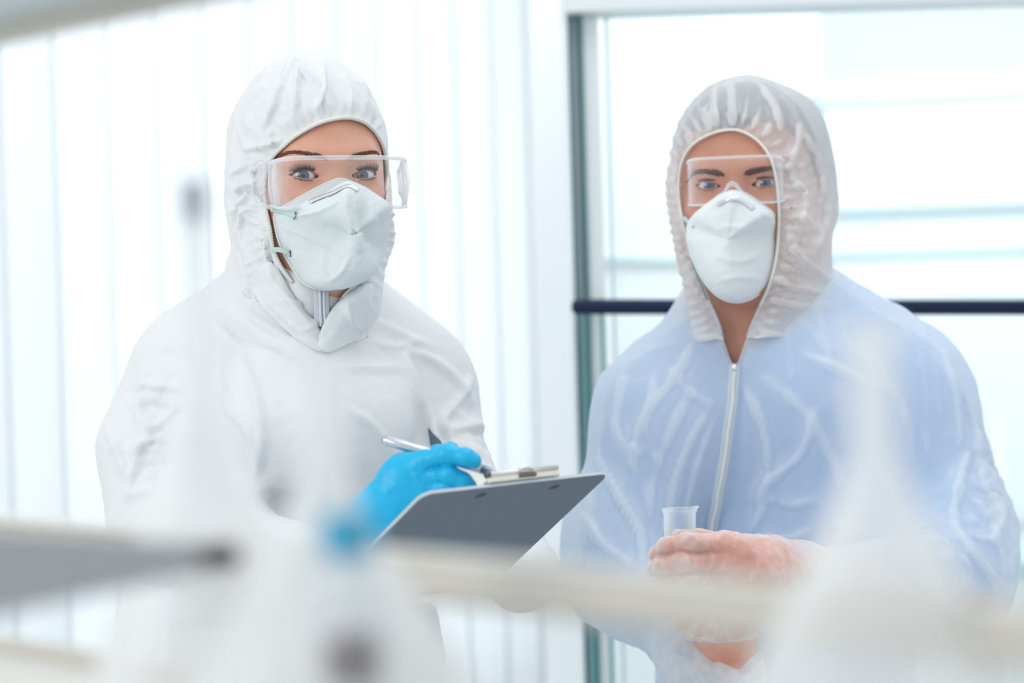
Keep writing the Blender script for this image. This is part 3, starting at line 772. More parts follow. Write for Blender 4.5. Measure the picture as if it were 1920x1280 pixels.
# coverall body and sleeves
def wU(*a): return U(*a)
tn = np.array([math.sin(math.radians(20)), -math.cos(math.radians(20)), 0])
WT = [(cone(wU(560, 735, 2.60), wU(555, 1120, 2.60), .128, .135, tn, .72), .05),
      (cone(wU(388, 722, 2.53), wU(560, 700, 2.60), .067, .085), .06), (cone(wU(768, 735, 2.66), wU(580, 690, 2.60), .066, .085), .06),
      (cone(wU(588, 552, 2.524), wU(572, 660, 2.580), .070, .088), .04),
      (cone(wU(545, 560, 2.59), wU(400, 680, 2.54), .052, .052), .05), (cone(wU(600, 560, 2.60), wU(755, 680, 2.65), .050, .050), .05),
      (cone(wU(640, 800, 2.50), wU(680, 800, 2.50), .05, .05), .08), (cone(wU(520, 800, 2.46), wU(560, 800, 2.46), .05, .05), .08)]
WA = [(cone(wU(372, 728, 2.53), wU(305, 850, 2.52), .067, .064), .04), (cone(wU(305, 850, 2.52), wU(318, 985, 2.50), .064, .058), .03),
      (cone(wU(318, 985, 2.50), wU(640, 1080, 2.32), .056, .035), .04),
      (cone(wU(778, 742, 2.66), wU(842, 930, 2.60), .066, .054), .04), (cone(wU(842, 930, 2.60), wU(978, 1072, 2.452), .052, .037), .03)]
fW = union(WT + WA)
WF = [([(430,560),(480,598),(540,632),(600,655)],9,4,.5), ([(318,610),(285,670),(262,745),(256,850),(232,950)],4,3.5,1), ([(262,722),(300,724),(345,730)],5,3.5),
      ([(255,775),(285,800),(310,785),(335,760)],6,4,.5), ([(250,835),(300,822),(330,838)],6,3.5), ([(262,800),(300,845),(335,850)],5,3,.5), ([(258,880),(310,892),(345,880)],6,3),([(232,930),(290,915),(330,925)],6,3,.5),
      ([(408,690),(428,760),(470,815),(488,880)],9,6,.4), ([(450,660),(480,740),(492,830),(478,900)],8,5,.5), ([(395,600),(440,640),(480,660),(530,664)],7,3.5), ([(460,640),(520,668),(575,690)],6,3,.5),
      ([(612,672),(618,760),(614,880)],6,3), ([(620,688),(690,690),(752,690)],5,4,.4), ([(752,656),(766,700),(790,765),(812,830)],10,9,.35),
      ([(752,656),(800,670),(850,705),(888,760)],8,5,.5), ([(815,838),(828,790),(858,752),(885,705)],8,6,.5), ([(832,795),(850,806),(885,798),(915,800)],7,5,.4),([(828,790),(850,840),(860,880)],8,6,.5),
      ([(700,600),(760,630),(820,655)],7,3), ([(690,640),(740,650),(790,640)],6,3), ([(300,640),(340,660),(370,700)],6,3), ([(200,800),(222,850),(238,900)],6,4),([(640,760),(700,800),(740,860)],9,4,.5),([(560,760),(600,820),(620,900)],9,3.5,.5),
      ([(868,830),(900,850),(925,880)],6,4)]
def wproc(V, N, Q):
    V = creased(V, N, 5, .016, (1, 1, .5), 1, 1); N = normals(V, Q)
    V = creased(V, N, 11, .0062, (1, 1, .5), 1, 1, 3); N = normals(V, Q)
    X, Y, D = PX(V); mk = np.exp(-(((X - 290)/60)**2 + ((Y - 800)/90)**2)) + .7*np.exp(-(((X - 880)/50)**2 + ((Y - 830)/90)**2)); V = creased(V, N, 36, .011, (1, 1, 1.4), mk, 2, 7); N = normals(V, Q)
    V = crumple(V, N, 30, .0010, .3, octs=3); N = normals(V, Q)
    return folds(V, N, WF, 8.5)
p0 = U(160, 500, 2.6); p1 = U(1090, 1180, 2.6)
wc, WV_, WQ = shell('coverall', fW, (p0[0], 2.18, p1[2]), (p1[0], 2.86, p0[2]), .0034, M['tyvek'], woman, wproc)
WS = Surf(WV_, WQ)
# trousers and shoe covers
z1 = p1[2] + .03; th = math.radians(20)
def legs(x, y, yaw, z1, r0, m, par, sheer_=False):
    R = rotm(yaw, 0, 0); o = np.array([x, y, 0])
    L = lambda a, b, c: o + R @ np.array([a, b, c])
    f = union([(cone(L(0, 0, z1), L(0, 0, z1 - .16), r0, r0 * 1.05, R @ np.array([0, 1, 0]), .75), .05)] + [(c_, .04) for sx in (-1, 1) for c_ in (cone(L(sx*.075, 0, .84), L(sx*.10, -.01, .47), .098, .078), cone(L(sx*.10, -.01, .47), L(sx*.105, .02, .10), .076, .06))])
    g = lambda P: np.maximum(f(P), P[:, 2] - z1)
    shell('trousers', g, (x - .27, y - .22, .03), (x + .27, y + .22, z1 + .02), .009, m, par, lambda V, N, Q: crumple(V, N, 9, .008, .3, (1, 1, .6)))
    for sx in (-1, 1):
        fb = union([(cone(L(sx*.105, .03, .045), L(sx*.115, -.15, .036), .044, .036), .03), (cone(L(sx*.105, .03, .05), L(sx*.105, .02, .15), .046, .052), .03)])
        gb = lambda P, fb=fb: np.maximum(fb(P), -P[:, 2])
        c = L(sx*.11, -.05, 0); shell('shoe_cover', gb, c - [.14, .17, .01], c + [.14, .17, .24], .007, M['boot'], par)
legs(wx, wy, 20, z1, .145, M['tyvek'], woman)
# hood
WP = cspline([(640,221),(668,223),(692,235),(712,260),(723,290),(727,325),(724,365),(720,400),(715,440),(709,480),(682,516),(643,552),(606,600),(566,548),(533,510),(513,470),(506,430),(499,395),(495,360),(497,330),(507,300),(530,275),(560,251),(600,230)], 8)
WPc = np.vstack([WP, WP[:1]])
xw = union([(ell(wU(576, 214, 2.535), (.064, .085, .062)), .03), (ball(wU(506, 330, 2.53), .0440), .03), (ball(wU(511, 400, 2.53), .0430), .03), (ball(wU(522, 250, 2.54), .045), .03),
            (ball(wU(689, 270, 2.545), .021), .02), (ball(wU(664, 440, 2.55), .014), .02), (cone(wU(555, 440, 2.56), wU(552, 560, 2.58), .060, .072), .03), (cone(wU(552, 560, 2.58), wU(558, 630, 2.60), .072, .095), .04),
            (cone(wU(628, 480, 2.53), wU(634, 560, 2.53), .026, .030), .03), (cone(wU(535, 500, 2.50), wU(570, 590, 2.50), .026, .034), .04), (cone(wU(640, 560, 2.51), wU(610, 610, 2.50), .034, .030), .04)])
def fWh(P):
    X, Y, D = PX(P); d = segd(X, Y, WPc)[0]; s = np.clip(d / 34, 0, 1); s = s*s*(3 - 2*s)
    s = np.where(D > 2.56, 1, s)
    a = HW.fw(P) - (.0030 + .0040 * s); b = xw(P) + (1 - s) * .004
    r = smin(a, b, .02)
    return np.maximum(r, U(560, 625, 2.5)[2] - P[:, 2])
HF = [([(545,112),(530,160),(510,210),(495,240)],5,5,.5), ([(556,108),(556,160),(553,215)],4,4.5,.5), ([(548,110),(590,160),(617,205)],4,4,.6), ([(605,115),(607,170),(592,208)],4,3.5,.5), ([(640,140),(656,175),(657,212)],4,3.5,.5),
      ([(668,140),(690,180),(700,222)],5,3.5,.5), ([(500,150),(470,200),(460,260)],7,3.5,.5), ([(460,280),(500,272),(530,262)],5,4,.5), ([(505,240),(512,262),(525,272)],4,4), ([(448,240),(462,275),(470,300)],4,3),
      ([(430,330),(455,315),(480,305)],4,4,.5), ([(440,360),(465,345),(490,350)],4,4,.4), ([(436,400),(460,372),(485,330)],4,4,.4), ([(450,430),(462,395),(488,395)],4,4.5,.4), ([(444,330),(452,380),(470,410),(500,430)],4,4,.5), ([(478,300),(470,345),(488,380)],3.5,3.5), ([(425,370),(442,420),(452,470)],4,3.5),
      ([(450,420),(465,480),(480,530),(512,552)],5,5,.4), ([(478,440),(500,450),(505,500),(512,545)],5,6,.4), ([(447,470),(470,540),(490,570)],5,4,.5), ([(510,460),(530,510),(560,560),(600,610)],5,5,.5), ([(440,520),(490,560),(545,600),(590,640)],7,5,.4),
      ([(540,540),(546,580),(570,600),(590,590)],5,3.5), ([(712,440),(704,500),(710,505)],4,3), ([(480,500),(488,535)],3,3)]
def hproc(V, N, Q):
    X, Y, D = PX(V)
    V = gathers(V, N, WP, 58, .0036, 30, 3, 2.515); N = normals(V, Q)
    mk = np.exp(-(((X - 465)/45)**2 + ((Y - 380)/75)**2)) ; V = creased(V, N, 40, .0080, (1, 1, .7), mk, 1); N = normals(V, Q)
    V = creased(V, N, 22, .0078, (1, 1, .40), 1 - .75*np.clip((X - 660)/40, 0, 1)*np.clip((Y - 340)/60, 0, 1), 1, 4); N = normals(V, Q)
    V = crumple(V, N, 45, .0010, .3); N = normals(V, Q)
    return folds(V, N, [(a[0], a[1], a[2]*1.35) + tuple(a[3:]) for a in HF], 4.6)
p0 = U(355, 85, 2.5); p1 = U(770, 640, 2.5)
wh, HV, HQ = shell('hood', fWh, (p0[0], 2.40, p1[2]), (p1[0] + .01, 2.79, p0[2] + .01), .0021, M['tyvek'], wc, hproc, [(WP, 2.548)])
HSf = Surf(HV, HQ)
rp = rimpath(HV, HQ, WP, push=.001)
n_ = len(WP); el = [p for i, p in enumerate(rp) if not (10*8 < i < 13.6*8)]
i0 = int(13.6*8); seq = np.vstack([rp[i0:], rp[:10*8]])
r_ = .0021 + .0004 * np.sin(np.arange(len(seq)*3) * 2.1)
sq_ = np.array([seq[int(k/3)] + (seq[min(len(seq)-1, int(k/3)+1)] - seq[int(k/3)]) * ((k % 3)/3) for k in range(len(seq)*3)])
MB().tube(sq_, list(r_), 10).build('elastic_edge', M['elastic'], wh)
# zip in the open collar and the two collar flaps
ribbon(WS, [(602, 520), (601, 560), (603, 610)], .0165, .002, 'zip_tape', M['zip'], wc, .004, 2.5)
for dx in (-3.2, 3.2): ribbon(WS, [(602+dx, 520), (601+dx, 560), (603+dx, 610)], .0025, .002, 'zip_edge', M['zip_teeth'], wc, .0062, 2.5)
JS = Surf(np.vstack([WV_, HV]), np.vstack([WQ, HQ + len(WV_)]))
patch(JS, [(498,490),(520,500),(545,545),(578,590),(602,618),(612,650),(600,660),(560,640),(515,600),(480,560),(470,520)], .004, .008, 'collar_flap', M['tyvek'], wc, 3.5, fl=[([(500,510),(540,560),(590,620)],5,3),([(530,560),(575,575),(590,610),(560,622)],5,3,.5),([(500,560),(550,610),(600,640)],5,3,.5)])
patch(JS, [(658,545),(690,530),(702,545),(692,590),(690,630),(660,642),(620,660),(596,655),(592,640),(604,612),(620,585),(640,560)], .006, .012, 'collar_flap', M['tyvek_fold'], wc, 3.5, fl=[([(655,560),(660,600),(685,632)],5,4,.4),([(640,565),(615,605),(600,640)],5,3,.6),([(690,550),(688,590),(680,620)],4,3)])
patch(WS, [(803,802),(812,812),(826,826),(829,838),(810,838),(806,822)], .002, .002, 'grey_patch', M['board'], wc, 2.5, cr=.0003)  # small dark grey patch laid on the suit above the glove
# respirator
MK, MS, MO = mask_cup(HW, [(640,336),(668,345),(690,358),(712,376),(716,400,2.50),(712,440,2.51),(703,480,2.52),(683,512,2.475),(645,536,2.450),(604,542,2.442),(570,530,2.445),(544,495),(526,460),(516,420),(518,398),(545,380),(585,358),(615,343)],
    (.004, -.040, -.062), woman, M['mask'], fl=[([(652,352),(650,390),(662,430),(678,475)],11,6.5,.8), ([(595,362),(560,388),(530,400)],7,2), ([(530,425),(570,440),(610,460),(640,480)],4,2.2,.4), ([(545,405),(600,395),(640,372)],4,1.8,.4), ([(690,380),(700,420),(690,470)],7,2.5), ([(608,468),(610,500),(620,520)],4,1.8,.5), ([(655,480),(640,510),(612,530)],5,2)])
ribbon(MS, [(582, 379), (604, 370), (626, 362), (640, 354), (656, 349), (670, 358)], .0048, .0012, 'nose_clip', M['clipmetal'], MK, .0012)
TS = Surf(np.vstack([HV, HW.V, MS.V]), np.vstack([HQ, HQ[:0], HQ[:0]])) if False else JS
def strap(par, pts, wdt, m):
    P = [U(x, y, d) for x, y, d in pts]; P = [Vector(p) for p in spline(P, 5)]; N = [Vector((0, -1, .1)).normalized()] * len(P); strip(P, N, wdt, .0014).build('strap', m, par)
def onm(s, x, y, o=.0018):
    h = s.hit(x, y, o); return (x, y, PX(np.array(h[0]))[2][0]) if h else (x, y, 2.45)
strap(MK, [(508, 391, 2.436), (525, 394, 2.434), onm(MS, 542, 399), onm(MS, 554, 404)], .0062, M['strap'])
strap(MK, [(507, 469, 2.446), (522, 468, 2.440), (537, 472, 2.438), onm(MS, 545, 477)], .0052, M['strap'])
strap(MK, [(722, 384, 2.50), (714, 391, 2.49), (709, 399, 2.485)], .005, M['strap'])
MB().tube([U(*onm(MS, 554.5, 397, .003)), U(*onm(MS, 551, 411, .003))], .0007, 6).build('staple', M['rivet'], MK)
MB().tube([U(*onm(MS, 544, 470, .003)), U(*onm(MS, 545, 481, .003))], .0007, 6).build('staple', M['rivet'], MK)

# goggles: a wrap-around visor in head space
def goggles(H, par, name, hw, ztop, zbot, yc, side, arch, frame=True, zo=0, rt=.0022, xo=0):
    def path(u):                             # u -1..1 around the front
        a = abs(u); x = hw * math.sin(min(1, a*1.0) * math.pi/2) ** .92 * (1 if u > 0 else -1)
        y = yc + side * (a ** 3.2) ; return x + xo, y
    us = np.linspace(-1, 1, 49); top = []; bot = []
    def nose(u): return arch * math.exp(-(u / .17) ** 2)
    V = []; nz = 9
    for u in us:
        x, y = path(u); c = 1 - abs(u) ** 5 * .18; zt = ztop * c + zo; zb = zbot * c + nose(u) + zo
        for k in range(nz): V.append(H.W((x, y - .003*math.sin(math.pi*k/(nz-1)), zt + (zb - zt) * k/(nz-1))))
        top.append(H.W((x, y, zt))); bot.append(H.W((x, y, zb)))
    Fc = [(i*nz+k, i*nz+k+1, (i+1)*nz+k+1, (i+1)*nz+k) for i in range(len(us)-1) for k in range(nz-1)]
    g = link(name, mesh(name, np.array(V), Fc), M['clear'], par, True, solid=.0016)
    fr = MB(); fr.tube(top, rt, 10); fr.tube(bot, rt*.75, 10)
    fr.build('frame', M['clear_frame'], g)
    return g, path, top, bot
GW, gp, gt, gb = goggles(HW, woman, 'safety_goggles', .070, .0135, -.037, -.026, .040, .018, zo=.001, xo=.004)
for sd in (-1, 1):
    fr = MB()
    for u, r in ((.86, .0024), (.97, .0026)):
        x, y = gp(sd*u); fr.tube([HW.W((x, y - .002, .014)), HW.W((x + sd*.0015, y - .0035, -.010)), HW.W((x - sd*.002, y - .002, -.034 + (1-u)*.02))], [r*.8, r, r*.8], 10)
    x, y = gp(sd*.98); x2 = x + sd*.006
    # vented side panel: top rail, bottom rail, louvres
    a = [HW.W((x, y, .014)), HW.W((x2, y + .018, .014)), HW.W((x2 + sd*.002, y + .040, .008))]; c = [HW.W((x, y, -.033)), HW.W((x2, y + .016, -.026)), HW.W((x2 + sd*.002, y + .036, -.016))]
    fr.tube(a, .0020, 8); fr.tube(c, .0018, 8); fr.tube([a[1], c[1]], .0016, 8); fr.tube([a[2], c[2]], .0018, 8)
    fr.build('side_frame', M['clear_frame'], GW)
for sd in (-1, 1):
    x, y = gp(sd*.98); x2 = x + sd*.006; z = [.013, -.031]
    V = [HW.W((x, y, .013)), HW.W((x2, y + .018, .013)), HW.W((x2 + sd*.002, y + .040, .007)), HW.W((x, y, -.032)), HW.W((x2, y + .016, -.025)), HW.W((x2 + sd*.002, y + .036, -.015))]
    link('side_panel', mesh('side_panel', np.array(V), [(0, 1, 4, 3), (1, 2, 5, 4)]), M['clear'], GW, True, solid=.0012)
    for k in range(3):
        z_ = -.002 - .007*k; MB().tube([HW.W((x2 - sd*.0005, y + .005, z_)), HW.W((x2 + sd*.0015, y + .013, z_))], .0011, 6).build('vent', M['clear_frame'], GW)

# ---- gloved writing hand
gd = 2.235
HG = [(cone(U(650, 1060, gd + .06), U(706, 985, gd), .029, .0265), .02), (cone(U(706, 985, gd), U(758, 918, gd), .0270, .0285, (0, 1, 0), .72), .02),
      (cone(U(765, 890, gd), U(790, 930, gd - .003), .0185, .018, (0, 1, 0), .9), .015)]
def fing(pts, rs, k=.006): return [(c_, k) for c_ in chain([U(*p) for p in pts], rs)]
FI = fing([(768, 890, gd), (792, 864, gd - .012), (838, 851, gd - .026), (874, 857, gd - .030), (890, 864, gd - .030)], [.0115, .0092, .0083, .0078, .0066])
FM = fing([(775, 908, gd), (802, 893, gd - .010), (842, 889, gd - .024), (868, 902, gd - .022), (881, 911, gd - .020)], [.0112, .0092, .0082, .0076, .0064])
FR = fing([(778, 925, gd), (802, 915, gd - .008), (836, 914, gd - .018), (858, 926, gd - .014)], [.0112, .0096, .0085, .0070])
FP = fing([(778, 945, gd), (800, 940, gd - .004), (828, 944, gd - .006)], [.0105, .0088, .0068])
FT = fing([(742, 925, gd + .015), (784, 886, gd + .030), (820, 855, gd + .026), (846, 842, gd + .012)], [.014, .0115, .0098, .0074])
def stackf(groups, k):                       # fingers stay apart from one another, melt into the palm
    fs = [union(g) for g in groups]; palm = fs[0]
    def f(P):
        d = palm(P); r = d
        for g in fs[1:]:
            r = np.minimum(r, smin(d, g(P), k))
        return r
    return f
fG = stackf([HG, FI, FM, FR, FP, FT], .008)
lo, hi = bbox(U(652, 1052, gd), U(900, 830, gd), pad=.06)
def gproc(V, N, Q):
    V = crumple(V, N, 55, .0007, .3); N = normals(V, Q)
    return folds(V, N, [([(770,872),(785,905),(800,930)],5,1.2), ([(735,900),(760,935),(770,960)],5,1.2,.5), ([(720,930),(745,960),(775,985)],5,1.3,.5), ([(775,895),(800,875)],4,1.0), ([(690,985),(720,1010)],6,1.2)])
gl, GV, GQ = shell('glove', fG, lo, hi, .0014, M['glove'], woman, gproc)
# the other gloved hand under the board
gd2 = 2.44
fG2 = stackf([[(cone(U(975, 1072, gd2 + .012), U(948, 1082, gd2), .022, .024, (0, 1, 0), .7), .02)]] +
    [fing([(945, 1066 + 11*k, gd2 - .01), (925, 1070 + 11*k, gd2 - .045), (900, 1066 + 11*k, gd2 - .06)], [.009, .008, .007]) for k in range(4)] + [fing([(965, 1070, gd2), (935, 1060, gd2 + .01), (912, 1062, gd2 + .0)], [.012, .010, .008])], .010)
lo, hi = bbox(U(870, 1150, gd2), U(1000, 1060, gd2), pad=.07)
shell('glove', fG2, lo, hi, .002, M['glove'], woman)

# pen held in that hand
pa = U(719, 824, gd + .012); pb = U(957, 895, gd - .030); pv = pb - pa; L = np.linalg.norm(pv); pv = pv / L
pn = MB().tube([pa, pa + pv*.002, pa + pv*.004, pa + pv*.78*L], [.0036, .0046, .0048, .0046], 24).build('pen', M['pen'], None)
tag(pn, 'silver ballpoint pen held in blue gloved hand over the clipboard', 'pen')
MB().tube([pa + pv*.78*L, pa + pv*.93*L, pa + pv*L], [.0046, .0026, .0008], 20).build('tip', M['pen'], pn)
MB().tube([pa - pv*.001, pa + pv*.006], [.0030, .0050], 20).build('cap_end', M['clipmetal'], pn)

# ---- clipboard
cA = Vector(U(1142, 885, 2.290)); cB = Vector(U(793, 924, 2.130)); cC = Vector(U(556, 1150, 2.250))
ux = (cA - cB); BW = ux.length; ux.normalize(); vy = (cC - cB); vy -= ux * vy.dot(ux); BL = vy.length; vy.normalize(); bn = ux.cross(vy)
if bn.y > 0: bn = -bn                       # towards the camera side (underside)
RB = Matrix((ux, -vy, bn)).transposed(); BL = BL * 1.0
clb = empty('clipboard', (cB + ux*BW/2 + vy*BL/2), 'dark grey clipboard seen from below, held by the person in opaque white', 'clipboard')
def bp_(a, b, c=0): return cB + ux*a + vy*b + bn*c     # a across, b down the board
def rslab(w_, l_, r, t, c0, inset=0):
    pts = []
    for (cx, cy, a0) in ((r, r, 180), (w_ - r, r, 270), (w_ - r, l_ - r, 0), (r, l_ - r, 90)):
        for k in range(7): a = math.radians(a0 + 15*k); pts.append((cx + r*math.cos(a), cy + r*math.sin(a)))
    n = len(pts); V = [bp_(a, b, c0) for a, b in pts] + [bp_(a, b, c0 - t) for a, b in pts]
    return V, [tuple(range(n)), tuple(range(2*n-1, n-1, -1))] + [(i, i+n, (i+1) % n + n, (i+1) % n) for i in range(n)]
V, Fc = rslab(BW, BL, .012, .003, .0015)
bo = mesh('board', np.array([tuple(v) for v in V]), Fc); o = link('board', bo, [M['board'], M['board_edge']], clb, False)
for i, p in enumerate(bo.polygons): p.material_index = 0 if i == 0 else 1
pr = [(.012, .02), (BW - .012, .02), (BW - .012, BL - .01), (.012, BL - .01)]
V = [bp_(a, b, -.002) for a, b in pr] + [bp_(a, b, -.0035) for a, b in pr]
pp = link('sheet_of_paper', mesh('sheet_of_paper', np.array([tuple(v) for v in V]), [(0, 1, 2, 3), (7, 6, 5, 4), (0, 4, 5, 1), (1, 5, 6, 2), (2, 6, 7, 3), (3, 7, 4, 0)]), M['paper'], None, False)
tag(pp, 'white sheet of paper held on top of the dark grey clipboard', 'paper')
cw0 = BW*.34; cw1 = BW*.72
def rb(a0, a1, b0, b1, c0, c1):
    c = bp_((a0+a1)/2, (b0+b1)/2, (c0+c1)/2); return c, (a1-a0, abs(b1-b0), abs(c1-c0)), RB
mb = MB(); mb.box(*rb(cw0, cw1, -.001, .026, -.0045, -.0060)); mb.box(*rb(cw0, cw1, -.003, .001, -.002, -.0105)); mb.build('clip_plate', M['clip'], clb, False, bevel=.0006)
mb = MB().tube([bp_(cw0, -.003, -.0095), bp_(cw1, -.003, -.0095)], .0024, 14); mb.build('clip_roll', M['clip'], clb)
mb = MB().tube([bp_(cw0 + .036, -.003, -.009), bp_(cw0 + .043, -.0065, -.011), bp_(cw0 + .050, -.0065, -.011), bp_(cw0 + .058, -.003, -.009)], .002, 10); mb.build('clip_lever', M['clip'], clb)
MB().box(*rb(cw0 + .038, cw0 + .058, -.0055, -.002, -.003, -.006)).build('lever_foot', M['rivet'], clb, False, bevel=.0004)
MB().tube([bp_(cw0 - .001, -.003, -.0095), bp_(cw0 + .003, -.003, -.0095)], .0031, 12).build('clip_end', M['rivet'], clb)
for a in (cw0, cw1 + .004):
    MB().tube([bp_(a - .005, .018, .0014), bp_(a - .001, .0135, .0022), bp_(a + .005, .012, .0014)], [.0007, .0016, .0007], 8).build('rivet', M['rivet'], clb)

# ================================================================== the man on the right
HM = Head(1379, 345, 2.66, -14, -1, 0, True)
HM.build(M['skin_man'])
mx, my = hipos(1465, 2.80)
man = empty('person', (mx, my, 0), 'person in see-through hooded coverall over blue shirt holding a small beaker', 'person')
def handm(groups, k): return stackf(groups, k)
hd = 2.435
HMp = [(cone(U(1500, 1092, hd + .06), U(1440, 1072, hd + .02), .027, .026), .02), (cone(U(1440, 1072, hd + .02), U(1372, 1058, hd), .0285, .030, (0, 1, 0), .62), .02)]
MF = [fing([(1380, 1034, hd), (1350, 1022, hd - .006), (1290, 1017, hd - .020), (1250, 1026, hd - .012), (1230, 1038, hd + .004)], [.0115, .0098, .0090, .0084, .0074]),
      fing([(1380, 1060, hd), (1350, 1056, hd - .010), (1284, 1054, hd - .024), (1243, 1060, hd - .014), (1226, 1067, hd + .004)], [.0112, .0096, .0090, .0084, .0074]),
      fing([(1380, 1086, hd), (1352, 1087, hd - .008), (1290, 1090, hd - .022), (1248, 1094, hd - .012), (1232, 1098, hd + .004)], [.0110, .0094, .0088, .0080, .0070]),
      fing([(1385, 1108, hd), (1355, 1114, hd - .006), (1302, 1116, hd - .014), (1262, 1118, hd - .006)], [.0110, .0095, .0085, .0072]),
      fing([(1425, 1050, hd + .025), (1370, 1030, hd + .045), (1310, 1014, hd + .045), (1276, 1008, hd + .034)], [.015, .0125, .0110, .0092])]
fM1 = stackf([HMp] + MF, .012)
# supporting hand under the beaker, wrist coming up from below
hd2 = 2.475
HMq = [(cone(U(1372, 1215, hd2 + .0), U(1345, 1165, hd2 - .01), .027, .029), .02), (cone(U(1345, 1165, hd2 - .01), U(1320, 1135, hd2 - .01), .030, .028, (0, 0, 1), .8), .02)]
MG = [fing([(1310, 1150, hd2 - .02), (1272, 1140, hd2 - .035), (1245, 1120, hd2 - .03)], [.0115, .010, .0085]), fing([(1320, 1160, hd2 - .025), (1285, 1160, hd2 - .045), (1255, 1142, hd2 - .042)], [.0115, .010, .0085]),
      fing([(1335, 1165, hd2 - .03), (1305, 1172, hd2 - .05), (1272, 1162, hd2 - .052)], [.0112, .0098, .0082]), fing([(1350, 1170, hd2 - .03), (1328, 1180, hd2 - .05), (1300, 1178, hd2 - .056)], [.0105, .009, .0075]), fing([(1345, 1150, hd2), (1335, 1128, hd2 + .01), (1318, 1110, hd2 + .01)], [.013, .0115, .009])]
fM2 = stackf([HMq] + MG, .012)
lo1, hi1 = bbox(U(1515, 1100, hd), U(1215, 1000, hd), pad=.07)
lo2, hi2 = bbox(U(1230, 1230, hd2), U(1400, 1100, hd2), pad=.07)
V1, Q1, _ = nets(fM1, lo1, hi1, .0016); V2, Q2, _ = nets(fM2, lo2, hi2, .002)
arm = union([(cone(U(1500, 1092, hd + .06), U(1800, 1110, 2.70), .027, .032), .02), (cone(U(1800, 1110, 2.70), U(1680, 800, 2.80), .032, .042), .03), (cone(U(1680, 770, 2.80), U(1440, 700, 2.80), .04, .06), .03), (cone(U(1245, 790, 2.76), U(1440, 700, 2.80), .05, .07), .03),
             (cone(U(1245, 790, 2.76), U(1175, 1060, 2.72), .042, .034), .03), (cone(U(1175, 1060, 2.72), U(1372, 1222, hd2 + .0), .034, .026), .03)])
V3, Q3, _ = nets(arm, U(1050, 1300, 2.7) - [.05, .33, .0], U(1950, 650, 2.7) + [.05, .25, .05], .006)
Vb = np.vstack([HM.V, V1, V2, V3]); Qb = np.vstack([HM.Q, Q1 + len(HM.V), Q2 + len(HM.V) + len(V1), Q3 + len(HM.V) + len(V1) + len(V2)])
bm_ = mesh('body', Vb, Qb); bo_ = link('body', bm_, [M['skin_man'], M['skin_hand']], man)
mi = np.zeros(len(Qb), np.int32); mi[len(HM.Q):] = 1
if len(bm_.polygons) == len(Qb): bm_.polygons.foreach_set('material_index', mi)
HM.eyes(man, M['iris_m'])
HM.brows(man, M['brow_man'], [(.010, .0105), (.020, .0122), (.034, .0148), (.046, .0138), (.056, .0085)], .0062, 270, .0075)
# hair cap
def fhair(P):
    q = (P - HM.o) @ HM.R; d = HM.f(q) - .0040
    line = .073 - .010*np.cos(q[:, 0]*45) + np.clip(q[:, 1] - .015, 0, .1) * -.95
    return np.maximum(d, (line - q[:, 2]) * .7)
p0 = U(1270, 110, 2.6); p1 = U(1600, 480, 2.6)
shell('hair', fhair, (p0[0], 2.6, p1[2]), (p1[0], 2.92, p0[2] + .02), .0035, M['hair'], man, lambda V, N, Q: crumple(V, N, 60, .003, .3))
# torso, shirt and coverall
tm = np.array([-math.sin(math.radians(16)), -math.cos(math.radians(16)), 0])
MT = [(cone(U(1468, 790, 2.80), U(1470, 1290, 2.80), .150, .155, tm, .72), .05), (cone(U(1250, 790, 2.76), U(1440, 740, 2.79), .074, .10), .07), (cone(U(1684, 772, 2.83), U(1500, 740, 2.80), .082, .10), .07),
      (cone(U(1420, 610, 2.79), U(1440, 700, 2.79), .078, .10), .06), (cone(U(1395, 625, 2.78), U(1265, 735, 2.76), .050, .055), .06), (cone(U(1500, 600, 2.80), U(1670, 700, 2.83), .052, .062), .06)]
MA = [(cone(U(1246, 795, 2.76), U(1172, 1000, 2.74), .074, .062), .05), (cone(U(1172, 1000, 2.74), U(1170, 1075, 2.72), .062, .060), .04), (cone(U(1170, 1075, 2.72), U(1320, 1230, 2.52), .060, .044), .04), (cone(U(1320, 1230, 2.52), U(1376, 1262, 2.478), .046, .036), .03),
      (cone(U(1692, 785, 2.83), U(1795, 1010, 2.76), .082, .066), .05), (cone(U(1795, 1010, 2.76), U(1806, 1090, 2.72), .066, .060), .04), (cone(U(1806, 1090, 2.72), U(1520, 1096, 2.50), .058, .038), .04)]
fMc = union(MT + MA); fT = union(MT)
VP = cspline([(1330,560),(1345,600),(1358,640),(1378,684),(1400,632),(1425,580),(1436,550),(1380,520)], 6)
MP = cspline([(1372,243),(1400,250),(1425,268),(1445,297),(1455,335),(1460,380),(1460,430),(1455,485),(1442,535),(1422,580),(1400,632),(1378,684),(1358,640),(1345,600),(1325,555),(1302,500),(1290,455),(1280,415),(1274,375),(1273,335),(1280,300),(1300,270),(1335,250)], 8)
MPc = np.vstack([MP, MP[:1]])
fMs = union(MT + [(cone(U(1246, 795, 2.76), U(1176, 1040, 2.73), .074, .054), .05), (cone(U(1692, 785, 2.83), U(1800, 1050, 2.74), .082, .058), .05)])
sleeves = union([(cone(U(1246, 795, 2.76), U(1175, 1060, 2.72), .052, .044), .03), (cone(U(1175, 1060, 2.72), U(1320, 1180, 2.54), .044, .034), .03), (cone(U(1690, 785, 2.82), U(1792, 1085, 2.71), .058, .042), .03), (cone(U(1792, 1085, 2.71), U(1535, 1094, 2.535), .042, .033), .03)])
fsh = lambda P: smin(fMs(P) + .017, sleeves(P), .03)
p0 = U(1010, 560, 2.75); p1 = U(1950, 1290, 2.75)
VPs = cspline([(1330,540),(1340,600),(1356,650),(1378,700),(1402,650),(1425,600),(1440,540)], 6)
